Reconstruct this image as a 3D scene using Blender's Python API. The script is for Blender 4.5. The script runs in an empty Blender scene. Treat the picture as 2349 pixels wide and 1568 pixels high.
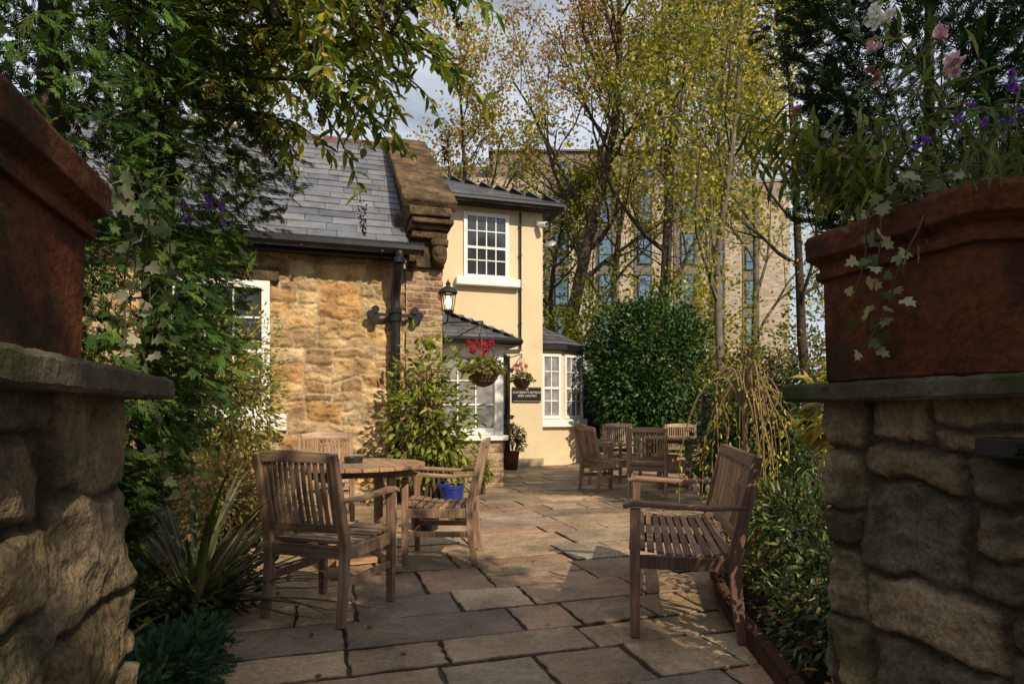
import bpy, math, random
import numpy as np
from mathutils import Vector, Matrix
R = math.radians
rnd = random.Random(11)
rng = np.random.default_rng(11)
scene = bpy.context.scene
col = scene.collection
F = 1435.0; HC = 1.12; CX = 1174.5; CY = 944.0
TH = R(17.0)
E1 = Vector((math.cos(TH), math.sin(TH), 0)); E2 = Vector((-math.sin(TH), math.cos(TH), 0))
UP = Vector((0, 0, 1))

def P(px, py, d): return Vector(((px-CX)*d/F, d, HC+(CY-py)*d/F))
def G(px, py):
    d = F*HC/(py-CY); return Vector(((px-CX)*d/F, d, 0))

# ------------------------------------------------------------------ materials
def _mix(nt, fac, a, b):
    m = nt.nodes.new('ShaderNodeMix'); m.data_type = 'RGBA'
    for sock, val in ((m.inputs[0], fac), (m.inputs[6], a), (m.inputs[7], b)):
        if hasattr(val, 'is_linked'): nt.links.new(val, sock)
        elif isinstance(val, (int, float)): sock.default_value = val
        else: sock.default_value = (*val, 1)
    return m.outputs[2]
def _noise(nt, vec, scale, detail=3, rough=.6):
    n = nt.nodes.new('ShaderNodeTexNoise'); n.inputs['Scale'].default_value = scale
    n.inputs['Detail'].default_value = detail; n.inputs['Roughness'].default_value = rough
    nt.links.new(vec, n.inputs['Vector']); return n.outputs['Fac']
def _range(nt, v, a, b, c, d):
    m = nt.nodes.new('ShaderNodeMapRange'); m.inputs[1].default_value = a; m.inputs[2].default_value = b
    m.inputs[3].default_value = c; m.inputs[4].default_value = d
    nt.links.new(v, m.inputs[0]); return m.outputs[0]
def mk(name, base=(.5, .5, .5), attr=False, rough=.7, var=.25, vscale=4, stains=(), bump=.3, bscale=30, bdist=.01,
       grain=False, spec=.35, metal=0.0, fine=0.0, bdet=4):
    m = bpy.data.materials.new(name); m.use_nodes = True; nt = m.node_tree
    b = nt.nodes['Principled BSDF']
    tc = nt.nodes.new('ShaderNodeTexCoord'); vec = tc.outputs['Object']
    if attr:
        a = nt.nodes.new('ShaderNodeAttribute'); a.attribute_name = 'Col'; c = a.outputs['Color']
    else:
        a = nt.nodes.new('ShaderNodeRGB'); a.outputs[0].default_value = (*base, 1); c = a.outputs[0]
    gv = vec
    if grain:
        ga = nt.nodes.new('ShaderNodeAttribute'); ga.attribute_name = 'Gr'
        mp = nt.nodes.new('ShaderNodeMapping'); mp.inputs['Scale'].default_value = (2.5, 70, 70)
        nt.links.new(ga.outputs['Vector'], mp.inputs['Vector']); gv = mp.outputs['Vector']
    def scl(c, f):
        s = nt.nodes.new('ShaderNodeVectorMath'); s.operation = 'SCALE'
        nt.links.new(c, s.inputs[0]); nt.links.new(f, s.inputs[3]); return s.outputs[0]
    c = scl(c, _range(nt, _noise(nt, vec, vscale), .3, .7, 1-var, 1+var))
    if fine: c = scl(c, _range(nt, _noise(nt, vec, vscale*14, 2, .7), .3, .7, 1-fine, 1+fine))
    if grain: c = scl(c, _range(nt, _noise(nt, gv, 1.0, 3, .7), .3, .7, .5, 1.4))
    for (sc, scale, lo, hi, amt) in stains:
        c = _mix(nt, _range(nt, _noise(nt, vec, scale, 5, .65), lo, hi, 0, amt), c, sc)
    nt.links.new(c, b.inputs['Base Color'])
    b.inputs['Roughness'].default_value = rough; b.inputs['Metallic'].default_value = metal
    b.inputs['Specular IOR Level'].default_value = spec
    if bump:
        bn = nt.nodes.new('ShaderNodeBump'); bn.inputs['Strength'].default_value = bump; bn.inputs['Distance'].default_value = bdist
        nt.links.new(_noise(nt, gv if grain else vec, 1.0 if grain else bscale, 2 if grain else bdet, .65), bn.inputs['Height'])
        nt.links.new(bn.outputs[0], b.inputs['Normal'])
    return m
def mk_leaf(name, trans=.35, rough=.5, spec=.35, tint=(1.6, 1.5, .7)):
    m = bpy.data.materials.new(name); m.use_nodes = True; nt = m.node_tree
    b = nt.nodes['Principled BSDF']; out = nt.nodes['Material Output']
    a = nt.nodes.new('ShaderNodeAttribute'); a.attribute_name = 'Col'
    nt.links.new(a.outputs['Color'], b.inputs['Base Color']); b.inputs['Roughness'].default_value = rough
    b.inputs['Specular IOR Level'].default_value = spec
    t = nt.nodes.new('ShaderNodeBsdfTranslucent')
    s2 = nt.nodes.new('ShaderNodeVectorMath'); s2.operation = 'MULTIPLY'; s2.inputs[1].default_value = tint
    nt.links.new(a.outputs['Color'], s2.inputs[0]); nt.links.new(s2.outputs[0], t.inputs['Color'])
    mx = nt.nodes.new('ShaderNodeMixShader'); mx.inputs[0].default_value = trans
    nt.links.new(b.outputs[0], mx.inputs[1]); nt.links.new(t.outputs[0], mx.inputs[2]); nt.links.new(mx.outputs[0], out.inputs[0])
    return m
def mk_emit(name, c, st):
    m = bpy.data.materials.new(name); m.use_nodes = True; b = m.node_tree.nodes['Principled BSDF']
    b.inputs['Base Color'].default_value = (*c, 1); b.inputs['Emission Color'].default_value = (*c, 1); b.inputs['Emission Strength'].default_value = st
    return m

M = {}
M['stone'] = mk('honey_stone', attr=True, rough=.94, var=.25, vscale=5, fine=.3, bump=1.0, bscale=26, bdist=.025, spec=.12)
M['pillar'] = mk('mossy_stone', attr=True, rough=.92, var=.3, vscale=6, fine=.35, bump=1.0, bscale=34, bdist=.014, spec=.12,
                 stains=(((.04, .045, .017), 5, .50, .66, .75), ((.25, .22, .155), 11, .62, .75, .4)))
M['cap'] = mk('cap_stone', base=(.10, .084, .055), rough=.92, var=.4, vscale=7, fine=.3, bump=.7, bscale=45, bdist=.01, spec=.12,
              stains=(((.04, .048, .016), 4, .46, .62, .85), ((.23, .21, .155), 14, .64, .76, .5)))
M['brick'] = mk('old_brick', attr=True, rough=.92, var=.3, vscale=8, fine=.3, bump=.9, bscale=40, spec=.15,
                stains=(((.36, .27, .17), 3.5, .48, .62, .75), ((.06, .045, .035), 3, .56, .72, .65)))
M['coping'] = mk('coping_stone', base=(.13, .082, .045), rough=.94, var=.5, vscale=4, fine=.4, bump=1.0, bscale=22, bdist=.03, spec=.12,
                 stains=(((.038, .032, .02), 5, .47, .63, .88), ((.30, .21, .10), 9, .63, .76, .5)))
M['slab'] = mk('sandstone_slab', attr=True, rough=.60, var=.38, vscale=2.4, fine=.24, bump=1.0, bscale=8, bdist=.035, spec=.45,
               stains=(((.07, .052, .033), 1.5, .53, .73, .7), ((.40, .25, .12), 3.2, .58, .75, .5), ((.46, .42, .34), 15, .68, .75, .5), ((.05, .055, .025), 5, .62, .74, .5)))
M['teak'] = mk('weathered_teak', attr=True, rough=.56, var=.28, vscale=7, bump=.4, bdist=.003, grain=True, spec=.42)
M['terra'] = mk('old_terracotta', base=(.145, .046, .02), rough=.9, var=.5, vscale=4, fine=.35, bump=.9, bscale=34, bdist=.010, spec=.12,
                stains=(((.034, .018, .011), 4, .42, .58, .9), ((.28, .17, .105), 10, .62, .75, .5), ((.020, .021, .010), 2.5, .50, .66, .85)))
M['edging'] = mk('edging_terracotta', base=(.09, .042, .026), rough=.92, var=.4, vscale=8, fine=.3, bump=.6, bscale=50, bdist=.006, spec=.1,
                stains=(((.03, .03, .014), 5, .42, .60, .85),))
M['slate'] = mk('roof_slate', attr=True, rough=.5, var=.25, vscale=6, fine=.15, bump=.25, bscale=30, bdist=.006, spec=.5,
                stains=(((.20, .15, .09), 3.5, .62, .75, .35),))
M['render'] = mk('cream_render', base=(.66, .54, .345), rough=.9, var=.06, vscale=1.5, fine=.04, bump=.25, bscale=60, bdist=.005, spec=.15,
                 stains=(((.44, .35, .22), 1.2, .56, .8, .45),))
M['plinth'] = mk('render_plinth', base=(.34, .27, .18), rough=.9, var=.2, bump=.3)
M['white'] = mk('white_paint', base=(.78, .77, .73), rough=.45, var=.08, vscale=5, bump=.08, stains=(((.45, .42, .34), 6, .64, .8, .35),))
M['black'] = mk('black_paint', base=(.010, .010, .011), rough=.35, var=.3, vscale=8, bump=.15, spec=.35)
M['iron'] = mk('dark_iron', base=(.022, .020, .018), rough=.5, var=.3, vscale=10, bump=.2, spec=.3)
M['glass'] = mk('window_glass', base=(.035, .04, .042), rough=.05, var=.3, vscale=2, bump=.04, bscale=4, bdist=.02, spec=.9)
M['netglass'] = mk('net_curtain_glass', base=(.22, .22, .21), rough=.12, var=.4, vscale=5, bump=.05, bscale=5, spec=.7)
M['skyglass'] = mk('painted_sky_glass', base=(.09, .17, .28), rough=.08, var=.4, vscale=1.2, bump=.05, bscale=2, spec=.9)  # blue of the reflected sky painted into the pane colour
M['greypanel'] = mk('grey_panel', base=(.13, .11, .095), rough=.6, var=.12, vscale=1, bump=0)
M['brownpanel'] = mk('brown_panel', base=(.185, .145, .11), rough=.55, var=.1, vscale=.6, bump=0)
M['soil'] = mk('bed_soil', base=(.04, .026, .016), rough=.95, var=.4, vscale=6, fine=.4, bump=1, bscale=18, bdist=.05, spec=.1)
M['ground'] = mk('garden_ground', base=(.05, .05, .025), rough=.95, var=.4, vscale=.6, fine=.3, bump=.6, bscale=6, bdist=.06, spec=.1)
M['bark'] = mk('tree_bark', base=(.055, .042, .03), rough=.9, var=.4, vscale=5, bump=.6, bscale=14, bdist=.03, spec=.15, bdet=2)
M['palebark'] = mk('pale_bark', base=(.15, .125, .09), rough=.9, var=.35, vscale=5, bump=.5, bscale=14, bdist=.02, spec=.15, bdet=2)
M['twig'] = mk('brown_twig', base=(.19, .12, .06), rough=.8, var=.35, vscale=12, bump=0)
M['stem'] = mk('plant_stem', base=(.08, .058, .028), rough=.8, var=.3, vscale=15, bump=0)
M['leaf'] = mk_leaf('leaf_matt', .4, .55, .25)
M['gloss'] = mk_leaf('leaf_gloss', .2, .36, .35)
M['laurel'] = mk_leaf('laurel_leaf', .12, .42, .3)
M['conifer'] = mk_leaf('conifer_needles', .16, .65, .12)
M['petal'] = mk_leaf('petal', .3, .6, .2, (1, 1, 1))
M['bluepot'] = mk('blue_glaze', base=(.012, .03, .21), rough=.18, var=.3, vscale=6, bump=.05, spec=.6)
M['blackpot'] = mk('black_plastic', base=(.02, .02, .02), rough=.45, var=.3, vscale=5, bump=.1)
M['wicker'] = mk('wicker', base=(.11, .06, .03), rough=.8, var=.5, vscale=40, bump=.8, bscale=60, bdist=.02)
M['silver'] = mk('grey_metal', base=(.36, .37, .38), rough=.4, var=.15, vscale=6, bump=.05, metal=.3)
M['gold'] = mk('cream_lettering', base=(.62, .58, .45), rough=.5, var=.05, bump=0)
M['bulb'] = mk_emit('lit_bulb', (1.0, .72, .35), 9)
M['tile'] = mk('ridge_tile', base=(.11, .07, .055), rough=.85, var=.4, vscale=6, bump=.4)
def mk_blockbrick():
    m = bpy.data.materials.new('buff_brick'); m.use_nodes = True; nt = m.node_tree; b = nt.nodes['Principled BSDF']
    tc = nt.nodes.new('ShaderNodeTexCoord'); sp = nt.nodes.new('ShaderNodeSeparateXYZ'); cb = nt.nodes.new('ShaderNodeCombineXYZ')
    ad = nt.nodes.new('ShaderNodeMath'); nt.links.new(sp.outputs[0], ad.inputs[0]); nt.links.new(sp.outputs[1], ad.inputs[1])
    nt.links.new(tc.outputs['Object'], sp.inputs[0]); nt.links.new(ad.outputs[0], cb.inputs[0]); nt.links.new(sp.outputs[2], cb.inputs[1])
    br = nt.nodes.new('ShaderNodeTexBrick'); br.inputs['Scale'].default_value = 1
    br.inputs['Brick Width'].default_value = .46; br.inputs['Row Height'].default_value = .16; br.inputs['Mortar Size'].default_value = .02
    br.inputs['Color1'].default_value = (.47, .385, .29, 1); br.inputs['Color2'].default_value = (.27, .21, .15, 1); br.inputs['Mortar'].default_value = (.38, .32, .26, 1)
    nt.links.new(cb.outputs[0], br.inputs['Vector'])
    nt.links.new(br.outputs['Color'], b.inputs['Base Color']); b.inputs['Roughness'].default_value = .9
    return m
M['blockbrick'] = mk_blockbrick()

# ------------------------------------------------------------------ mesh helpers
class MB:
    def __init__(s): s.V = []; s.F = []; s.C = []; s.Gr = []
    def add(s, V, Fc, c=(1, 1, 1), g=None):
        o = len(s.V); V = [tuple(v) for v in V]; s.V.extend(V)
        s.F.extend([tuple(i+o for i in f) for f in Fc])
        s.C.extend(c if isinstance(c, list) else [tuple(c)]*len(V)); s.Gr.extend(g if g else V)
    def boxa(s, o, a, n, x0, x1, y0, y1, z0, z1, c=(1, 1, 1)):
        o = Vector(o); a = Vector(a); n = Vector(n)
        V = [o+a*x+n*y+UP*z for z in (z0, z1) for (x, y) in ((x0, y0), (x1, y0), (x1, y1), (x0, y1))]
        k = rnd.random()*50
        if (x1-x0) >= (z1-z0): g = [(x+k, y+k, z) for z in (z0, z1) for (x, y) in ((x0, y0), (x1, y0), (x1, y1), (x0, y1))]
        else: g = [(z+k, y+k, x) for z in (z0, z1) for (x, y) in ((x0, y0), (x1, y0), (x1, y1), (x0, y1))]
        s.add(V, [(3, 2, 1, 0), (4, 5, 6, 7), (0, 1, 5, 4), (1, 2, 6, 5), (2, 3, 7, 6), (3, 0, 4, 7)], c, g)
    def box(s, x0, x1, y0, y1, z0, z1, c=(1, 1, 1)): s.boxa((0, 0, 0), (1, 0, 0), (0, 1, 0), x0, x1, y0, y1, z0, z1, c)
    def sweep(s, pts, w, h, side=(1, 0, 0), c=(1, 1, 1), taper=None):
        pts = [Vector(p) for p in pts]; side0 = Vector(side).normalized(); V = []; g = []; k = rnd.random()*50; L = 0
        for i, p in enumerate(pts):
            d = (pts[min(i+1, len(pts)-1)]-pts[max(i-1, 0)]).normalized()
            nn = side0.cross(d).normalized(); sd = d.cross(nn).normalized()
            if i: L += (p-pts[i-1]).length
            f = taper[i] if taper else 1
            for (a, b) in ((-1, -1), (1, -1), (1, 1), (-1, 1)):
                V.append(p+sd*(a*w*f/2)+nn*(b*h*f/2)); g.append((L+k, a*w/2+k, b*h/2))
        n = len(pts); Fc = [(3, 2, 1, 0), tuple(4*(n-1)+i for i in range(4))]
        for i in range(n-1):
            for j in range(4):
                Fc.append((4*i+j, 4*i+(j+1) % 4, 4*i+4+(j+1) % 4, 4*i+4+j))
        s.add(V, Fc, c, g)
    def bar(s, a, b, w, h, side=(1, 0, 0), c=(1, 1, 1)):
        s.sweep([a, b], w, h, side, c)
    def tube(s, pts, rad, n=6, c=(1, 1, 1), cap=True):
        pts = [Vector(p) for p in pts]; m = len(pts)
        if not hasattr(rad, '__len__'): rad = [rad]*m
        ref = Vector((.31, .77, .55)); V = []
        for i, p in enumerate(pts):
            d = pts[min(i+1, m-1)]-pts[max(i-1, 0)]
            d = d.normalized() if d.length > 1e-9 else Vector((0, 0, 1))
            u = d.cross(ref)
            if u.length < .05: u = d.cross(Vector((1, 0, 0)))
            u.normalize(); w = d.cross(u)
            for j in range(n):
                a = 2*math.pi*j/n; V.append(p+(u*math.cos(a)+w*math.sin(a))*rad[i])
        Fc = []
        for i in range(m-1):
            for j in range(n): Fc.append((i*n+j, i*n+(j+1) % n, i*n+n+(j+1) % n, i*n+n+j))
        if cap: Fc.append(tuple(range(n-1, -1, -1))); Fc.append(tuple((m-1)*n+j for j in range(n)))
        s.add(V, Fc, c)
    def lathe(s, prof, n=24, c=(1, 1, 1), o=(0, 0, 0), a0=0.0, close=True):
        V = []; Fc = []
        for (r, z) in prof:
            for j in range(n):
                a = a0+2*math.pi*j/n; V.append((o[0]+r*math.cos(a), o[1]+r*math.sin(a), o[2]+z))
        for i in range(len(prof)-1):
            for j in range(n): Fc.append((i*n+j, i*n+(j+1) % n, i*n+n+(j+1) % n, i*n+n+j))
        if close: Fc.append(tuple(range(n-1, -1, -1))); Fc.append(tuple((len(prof)-1)*n+j for j in range(n)))
        s.add(V, Fc, c)
    def prism(s, poly, z0, z1, c=(1, 1, 1)):
        n = len(poly); V = [(x, y, z0) for x, y in poly]+[(x, y, z1) for x, y in poly]
        s.add(V, [tuple(range(n-1, -1, -1)), tuple(range(n, 2*n))]+[(i, (i+1) % n, n+(i+1) % n, n+i) for i in range(n)], c)
    def leaves(s, Pn, D, N, L, W, C, T):
        tv, tf = T; Pn = np.asarray(Pn, float); n = len(Pn)
        if n == 0: return
        D = np.asarray(D, float); D = D/(np.linalg.norm(D, axis=1, keepdims=True)+1e-9)
        S = np.cross(N, D); S = S/(np.linalg.norm(S, axis=1, keepdims=True)+1e-9); N2 = np.cross(D, S)
        L = np.broadcast_to(L, (n,)); W = np.broadcast_to(W, (n,)); k = len(tv)
        X = Pn[:, None, :]+tv[None, :, 0:1]*(L[:, None, None]*D[:, None, :])+tv[None, :, 1:2]*(W[:, None, None]*S[:, None, :])+tv[None, :, 2:3]*(L[:, None, None]*N2[:, None, :])
        o = len(s.V); X = X.reshape(-1, 3).tolist(); s.V.extend(X); s.Gr.extend(X)
        s.C.extend(np.repeat(np.asarray(C), k, axis=0).tolist())
        off = o+np.arange(n)*k
        for f in tf: s.F.extend((off[:, None]+np.array(f)[None, :]).tolist())
    def build(s, name, mat, parent=None, smooth=False, bevel=0, loc=(0, 0, 0), grain=False):
        me = bpy.data.meshes.new(name); me.from_pydata(s.V, [], s.F)
        ca = me.color_attributes.new('Col', 'FLOAT_COLOR', 'POINT')
        c = np.ones((len(s.V), 4)); c[:, :3] = np.array(s.C); ca.data.foreach_set('color', c.ravel())
        if grain:
            ga = me.attributes.new('Gr', 'FLOAT_VECTOR', 'POINT'); ga.data.foreach_set('vector', np.array(s.Gr, float).ravel())
        if smooth: me.polygons.foreach_set('use_smooth', [True]*len(me.polygons))
        me.materials.append(mat); me.update()
        o = bpy.data.objects.new(name, me); col.objects.link(o); o.location = loc
        if parent: o.parent = parent
        if bevel:
            b = o.modifiers.new('edge', 'BEVEL'); b.width = bevel; b.segments = 2; b.limit_method = 'ANGLE'; b.angle_limit = R(40)
        return o
def tag(o, label=None, cat=None, group=None, kind=None):
    if label: o['label'] = label
    if cat: o['category'] = cat
    if group: o['group'] = group
    if kind: o['kind'] = kind
    return o
def thing(name, label, cat, loc=(0, 0, 0), rz=0, group=None):
    o = bpy.data.objects.new(name, None); col.objects.link(o); o.location = loc; o.rotation_euler = (0, 0, rz)
    o.empty_display_size = .1
    return tag(o, label, cat, group)
def dup(o, loc, rz, label):
    r = o.copy(); col.objects.link(r); r.location = loc; r.rotation_euler = (0, 0, rz); r['label'] = label
    for ch in list(o.children):
        c = ch.copy(); col.objects.link(c); c.parent = r
        for g in list(ch.children):
            d = g.copy(); col.objects.link(d); d.parent = c
    return r
def spline(pts, n=6):
    pts = [Vector(p) for p in pts]; q = [pts[0]*2-pts[1]]+pts+[pts[-1]*2-pts[-2]]; out = []
    for i in range(1, len(q)-2):
        for k in range(n):
            t = k/n; a, b, c, d = q[i-1], q[i], q[i+1], q[i+2]
            out.append(.5*((2*b)+(c-a)*t+(2*a-5*b+4*c-d)*t*t+(3*b-a-3*c+d)*t**3))
    out.append(pts[-1]); return out
def unit(n):
    v = rng.normal(size=(n, 3)); return v/np.linalg.norm(v, axis=1, keepdims=True)
def pal(n, colours, var=.25, w=None):
    i = rng.choice(len(colours), n, p=w); return np.array(colours)[i]*rng.uniform(1-var, 1+var, (n, 1))
T_DIA = (np.array([(0, 0, 0), (.45, .5, .04), (1, 0, -.05), (.45, -.5, .04)], float), [(0, 1, 2, 3)])
T_LEAF = (np.array([(0, 0, 0), (.3, .42, .05), (.68, .34, .02), (1, 0, -.12), (.68, -.34, .02), (.3, -.42, .05), (.5, 0, -.03)], float), [(0, 1, 2, 3, 6), (0, 6, 3, 4, 5)])
T_IVY = (np.array([(0, 0, 0), (-.1, .28, .03), (.2, .55, .05), (.36, .28, .02), (.66, .4, .0), (.7, .17, 0), (1, 0, -.08),
                   (-.1, -.28, .03), (.2, -.55, .05), (.36, -.28, .02), (.66, -.4, .0), (.7, -.17, 0), (.4, 0, -.02)], float),
         [(0, 1, 2, 3, 12), (3, 4, 5, 6, 12), (0, 12, 9, 8, 7), (9, 12, 6, 11, 10)])
def spray_template(pairs=6):
    v = []; f = []
    def lf(bx, by, dx, dy, wd, dz):
        o = len(v); l = math.hypot(dx, dy); px, py = -dy/l*wd, dx/l*wd
        v.extend([(bx, by, dz*.3), (bx+dx*.5+px, by+dy*.5+py, dz*.6), (bx+dx, by+dy, dz), (bx+dx*.5-px, by+dy*.5-py, dz*.6)]); f.append((o, o+1, o+2, o+3))
    lf(0, 0, 1, 0, .03, -.1)
    for i in range(pairs):
        x = .08+.78*i/pairs; l = .46*(1-.5*abs(i/pairs-.3))*(1 if i % 2 else .75)
        for sg in (-1, 1): lf(x+.03*sg, 0, l*.85, sg*l*.42, .036, -.06-.03*i)
    return np.array(v, float), f
T_SPRAY = spray_template(5)

# numpy value noise
def _h(i, j, seed):
    n = (i*374761393+j*668265263+seed*1274126177) & 0x7fffffff
    n = ((n ^ (n >> 13))*1103515245) & 0x7fffffff
    return ((n ^ (n >> 16)) & 0xffff)/65535.0
def vn(x, y, seed=0):
    xi = np.floor(x).astype(np.int64); yi = np.floor(y).astype(np.int64); fx = x-xi; fy = y-yi
    fx = fx*fx*(3-2*fx); fy = fy*fy*(3-2*fy)
    return (_h(xi, yi, seed)*(1-fx)+_h(xi+1, yi, seed)*fx)*(1-fy)+(_h(xi, yi+1, seed)*(1-fx)+_h(xi+1, yi+1, seed)*fx)*fy
def fbm(x, y, seed=0, o=4):
    r = 0; a = .5; t = 0
    for k in range(o): r = r+a*vn(x*2**k, y*2**k, seed+k*17); t += a; a *= .5
    return r/t
def split(r, mw, mh, out):
    x0, y0, x1, y1 = r; w = x1-x0; h = y1-y0; a = w/mw; b = h/mh
    if max(a, b) <= 1*rnd.uniform(.6, 1.5): out.append(r); return out
    t = rnd.uniform(.30, .70)
    if a > b*rnd.uniform(.65, 1.5): split((x0, y0, x0+w*t, y1), mw, mh, out); split((x0+w*t, y0, x1, y1), mw, mh, out)
    else: split((x0, y0, x1, y0+h*t), mw, mh, out); split((x0, y0+h*t, x1, y1), mw, mh, out)
    return out
def bricks(W, H, bw, bh):
    out = []; y = 0; k = 0
    while y < H:
        x = -bw*(.5 if k % 2 else 1)*rnd.uniform(.9, 1)
        while x < W: w = bw*rnd.uniform(.9, 1.1); out.append((x, y, x+w, y+bh)); x += w
        y += bh; k += 1
    return out
def field(mb, u0, u1, v0, v1, res, rects, colours, mortar, gap, edge, depth, warp, seed, pos, hole=None, wf=4.0, rough=.012, tilt=.0):
    nu = max(2, int((u1-u0)/res)); nv = max(2, int((v1-v0)/res))
    U, Vv = np.meshgrid(np.linspace(u0, u1, nu), np.linspace(v0, v1, nv), indexing='ij')
    uw = U+warp*(fbm(U*wf, Vv*wf, seed, 2)-.5)*2+warp*.5*(fbm(U*wf*3.7, Vv*wf*3.7, seed+2, 3)-.5)*2
    vw = Vv+warp*(fbm(U*wf+31, Vv*wf+7, seed+5, 2)-.5)*2+warp*.5*(fbm(U*wf*3.7+3, Vv*wf*3.7+9, seed+7, 3)-.5)*2
    dist = np.zeros_like(U)-.01; C = np.zeros(U.shape+(3,)); dep = np.zeros_like(U); colours = np.array(colours)
    for (a, b, c, d) in rects:
        m = (uw >= a) & (uw < c) & (vw >= b) & (vw < d)
        if not m.any(): continue
        dx = np.minimum(uw[m]-a, c-uw[m]); dy = np.minimum(vw[m]-b, d-vw[m]); rr = min(.25*min(c-a, d-b), .025)
        qx = np.maximum(rr-dx, 0); qy = np.maximum(rr-dy, 0)
        dist[m] = np.where((qx > 0) & (qy > 0), rr-np.hypot(qx, qy), np.minimum(dx, dy))
        C[m] = colours[rnd.randrange(len(colours))]*rnd.uniform(.72, 1.28)
        pl = depth*rnd.uniform(.55, 1.15)+tilt*(rnd.uniform(-1, 1)*(uw[m]-(a+c)/2)+rnd.uniform(-1, 1)*(vw[m]-(b+d)/2))
        if tilt:
            for _ in range(2):
                al = rnd.uniform(0, 6.28); pl2 = depth*rnd.uniform(1.0, 1.6)+tilt*3*(math.cos(al)*(uw[m]-(a+c)/2)+math.sin(al)*(vw[m]-(b+d)/2)); pl = np.minimum(pl, pl2)
        dep[m] = np.maximum(pl, depth*.15)
    k = np.clip((dist-gap)/edge, 0, 1); k = 1-(1-k)**1.6
    n1 = fbm(U*9, Vv*9, seed+9, 4); n2 = np.abs(fbm(U*13, Vv*17, seed+14, 4)-.5)*2
    h = k*dep+(n1-.5)*rough*2*(.5+k)+k*(fbm(U*4.5, Vv*4.5, seed+3, 3)-.5)*depth*.5-k*n2*rough*2.2
    mk_ = np.clip((dist-gap)/.010, 0, 1)[..., None]
    C = C*(.55+.9*fbm(U*7, Vv*7, seed+21, 4))[..., None]*(1-.4*np.clip(n2*1.5-.2, 0, 1))[..., None]
    mo = np.array(mortar)*(.7+.6*n1)[..., None]
    C = mo*(1-mk_)+C*mk_
    X = pos(U, Vv, h).reshape(-1, 3)
    idx = np.arange(nu*nv).reshape(nu, nv)
    q = np.stack([idx[:-1, :-1], idx[1:, :-1], idx[1:, 1:], idx[:-1, 1:]], -1)
    if hole:
        uc = U[:-1, :-1]; vc = Vv[:-1, :-1]
        q = q[~((uc > hole[0]) & (uc < hole[1]) & (vc > hole[2]) & (vc < hole[3]))]
    o = len(mb.V); mb.V.extend(X.tolist()); mb.Gr.extend(X.tolist()); mb.C.extend(C.reshape(-1, 3).tolist())
    mb.F.extend((q.reshape(-1, 4)+o).tolist())

def slates(mb, o, a, u, n, length, pitch, smin, smax, width=.36, br=1.0):
    o = Vector(o); a = Vector(a).normalized(); u = Vector(u).normalized(); n = Vector(n).normalized()
    q = 0; k = 0
    while q < length-.02:
        x = smin(q)-(width*.5 if k % 2 else 0)*rnd.uniform(.8, 1.0); xe = smax(q)
        while x < xe:
            w = width*rnd.uniform(.8, 1.15); x0 = max(x, smin(q))+.003; x1 = min(x+w, xe)-.003; x += w
            if x1-x0 < .03: continue
            q0 = q-.015+rnd.uniform(-.006, .006); q1 = min(q+pitch+.05, length); lf = .024+rnd.uniform(-.003, .006)
            c0 = rnd.choice([(.105, .11, .128), (.125, .127, .142), (.09, .095, .112), (.14, .138, .145), (.12, .112, .115)]); f = rnd.uniform(.8, 1.25)*br
            c0 = tuple(v*f for v in c0)
            V = [o+a*xx+u*qq+n*hh for (xx, qq, hh) in ((x0, q0, lf-.012), (x1, q0, lf-.012), (x1, q1, .001), (x0, q1, .001), (x0, q0, lf), (x1, q0, lf), (x1, q1, .013), (x0, q1, .013))]
            mb.add(V, [(4, 5, 6, 7), (0, 1, 5, 4), (1, 2, 6, 5), (3, 0, 4, 7)], c0)
        q += pitch; k += 1

def window(parent, o, a, n, x0, x1, z0, z1, cols, rows, glass, name='window', meet=True, fw=.07, bw=.022):
    m = MB(); A = (o, a, n)
    for (p, q, r_, s_) in ((x0, x0+fw, z0, z1), (x1-fw, x1, z0, z1), (x0+fw, x1-fw, z1-fw, z1), (x0+fw, x1-fw, z0, z0+fw)):
        m.boxa(*A, p, q, -.02, .035, r_, s_)
    if meet: zm = z0+(z1-z0)*.47; m.boxa(*A, x0+fw, x1-fw, -.01, .028, zm-.025, zm+.025)
    for i in range(1, cols):
        x = x0+fw+(x1-x0-2*fw)*i/cols; m.boxa(*A, x-bw/2, x+bw/2, -.01, .02, z0+fw+.001, z1-fw-.001)
    for j in range(1, rows):
        z = z0+fw+(z1-z0-2*fw)*j/rows
        if meet and abs(z-zm) < .06: continue
        m.boxa(*A, x0+fw+.001, x1-fw-.001, -.01, .0185, z-bw/2, z+bw/2)
    f = m.build(name, M['white'], parent, bevel=.004)
    g = MB(); g.boxa(*A, x0+fw-.01, x1-fw+.01, -.016, .002, z0+fw-.01, z1-fw+.01); g.build('pane', glass, f)
    return f
def text_mesh(body, size, name, mat, parent, loc, rot=(math.pi/2, 0, 0)):
    cu = bpy.data.curves.new(name, 'FONT'); cu.body = body; cu.size = size; cu.align_x = 'CENTER'; cu.align_y = 'CENTER'; cu.extrude = .0015
    t = bpy.data.objects.new('tmp_text', cu); col.objects.link(t)
    me = bpy.data.meshes.new_from_object(t.evaluated_get(bpy.context.evaluated_depsgraph_get()))
    bpy.data.objects.remove(t); me.name = name; me.materials.clear(); me.materials.append(mat)
    o = bpy.data.objects.new(name, me); col.objects.link(o); o.location = loc; o.rotation_euler = rot; o.parent = parent
    return o

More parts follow.
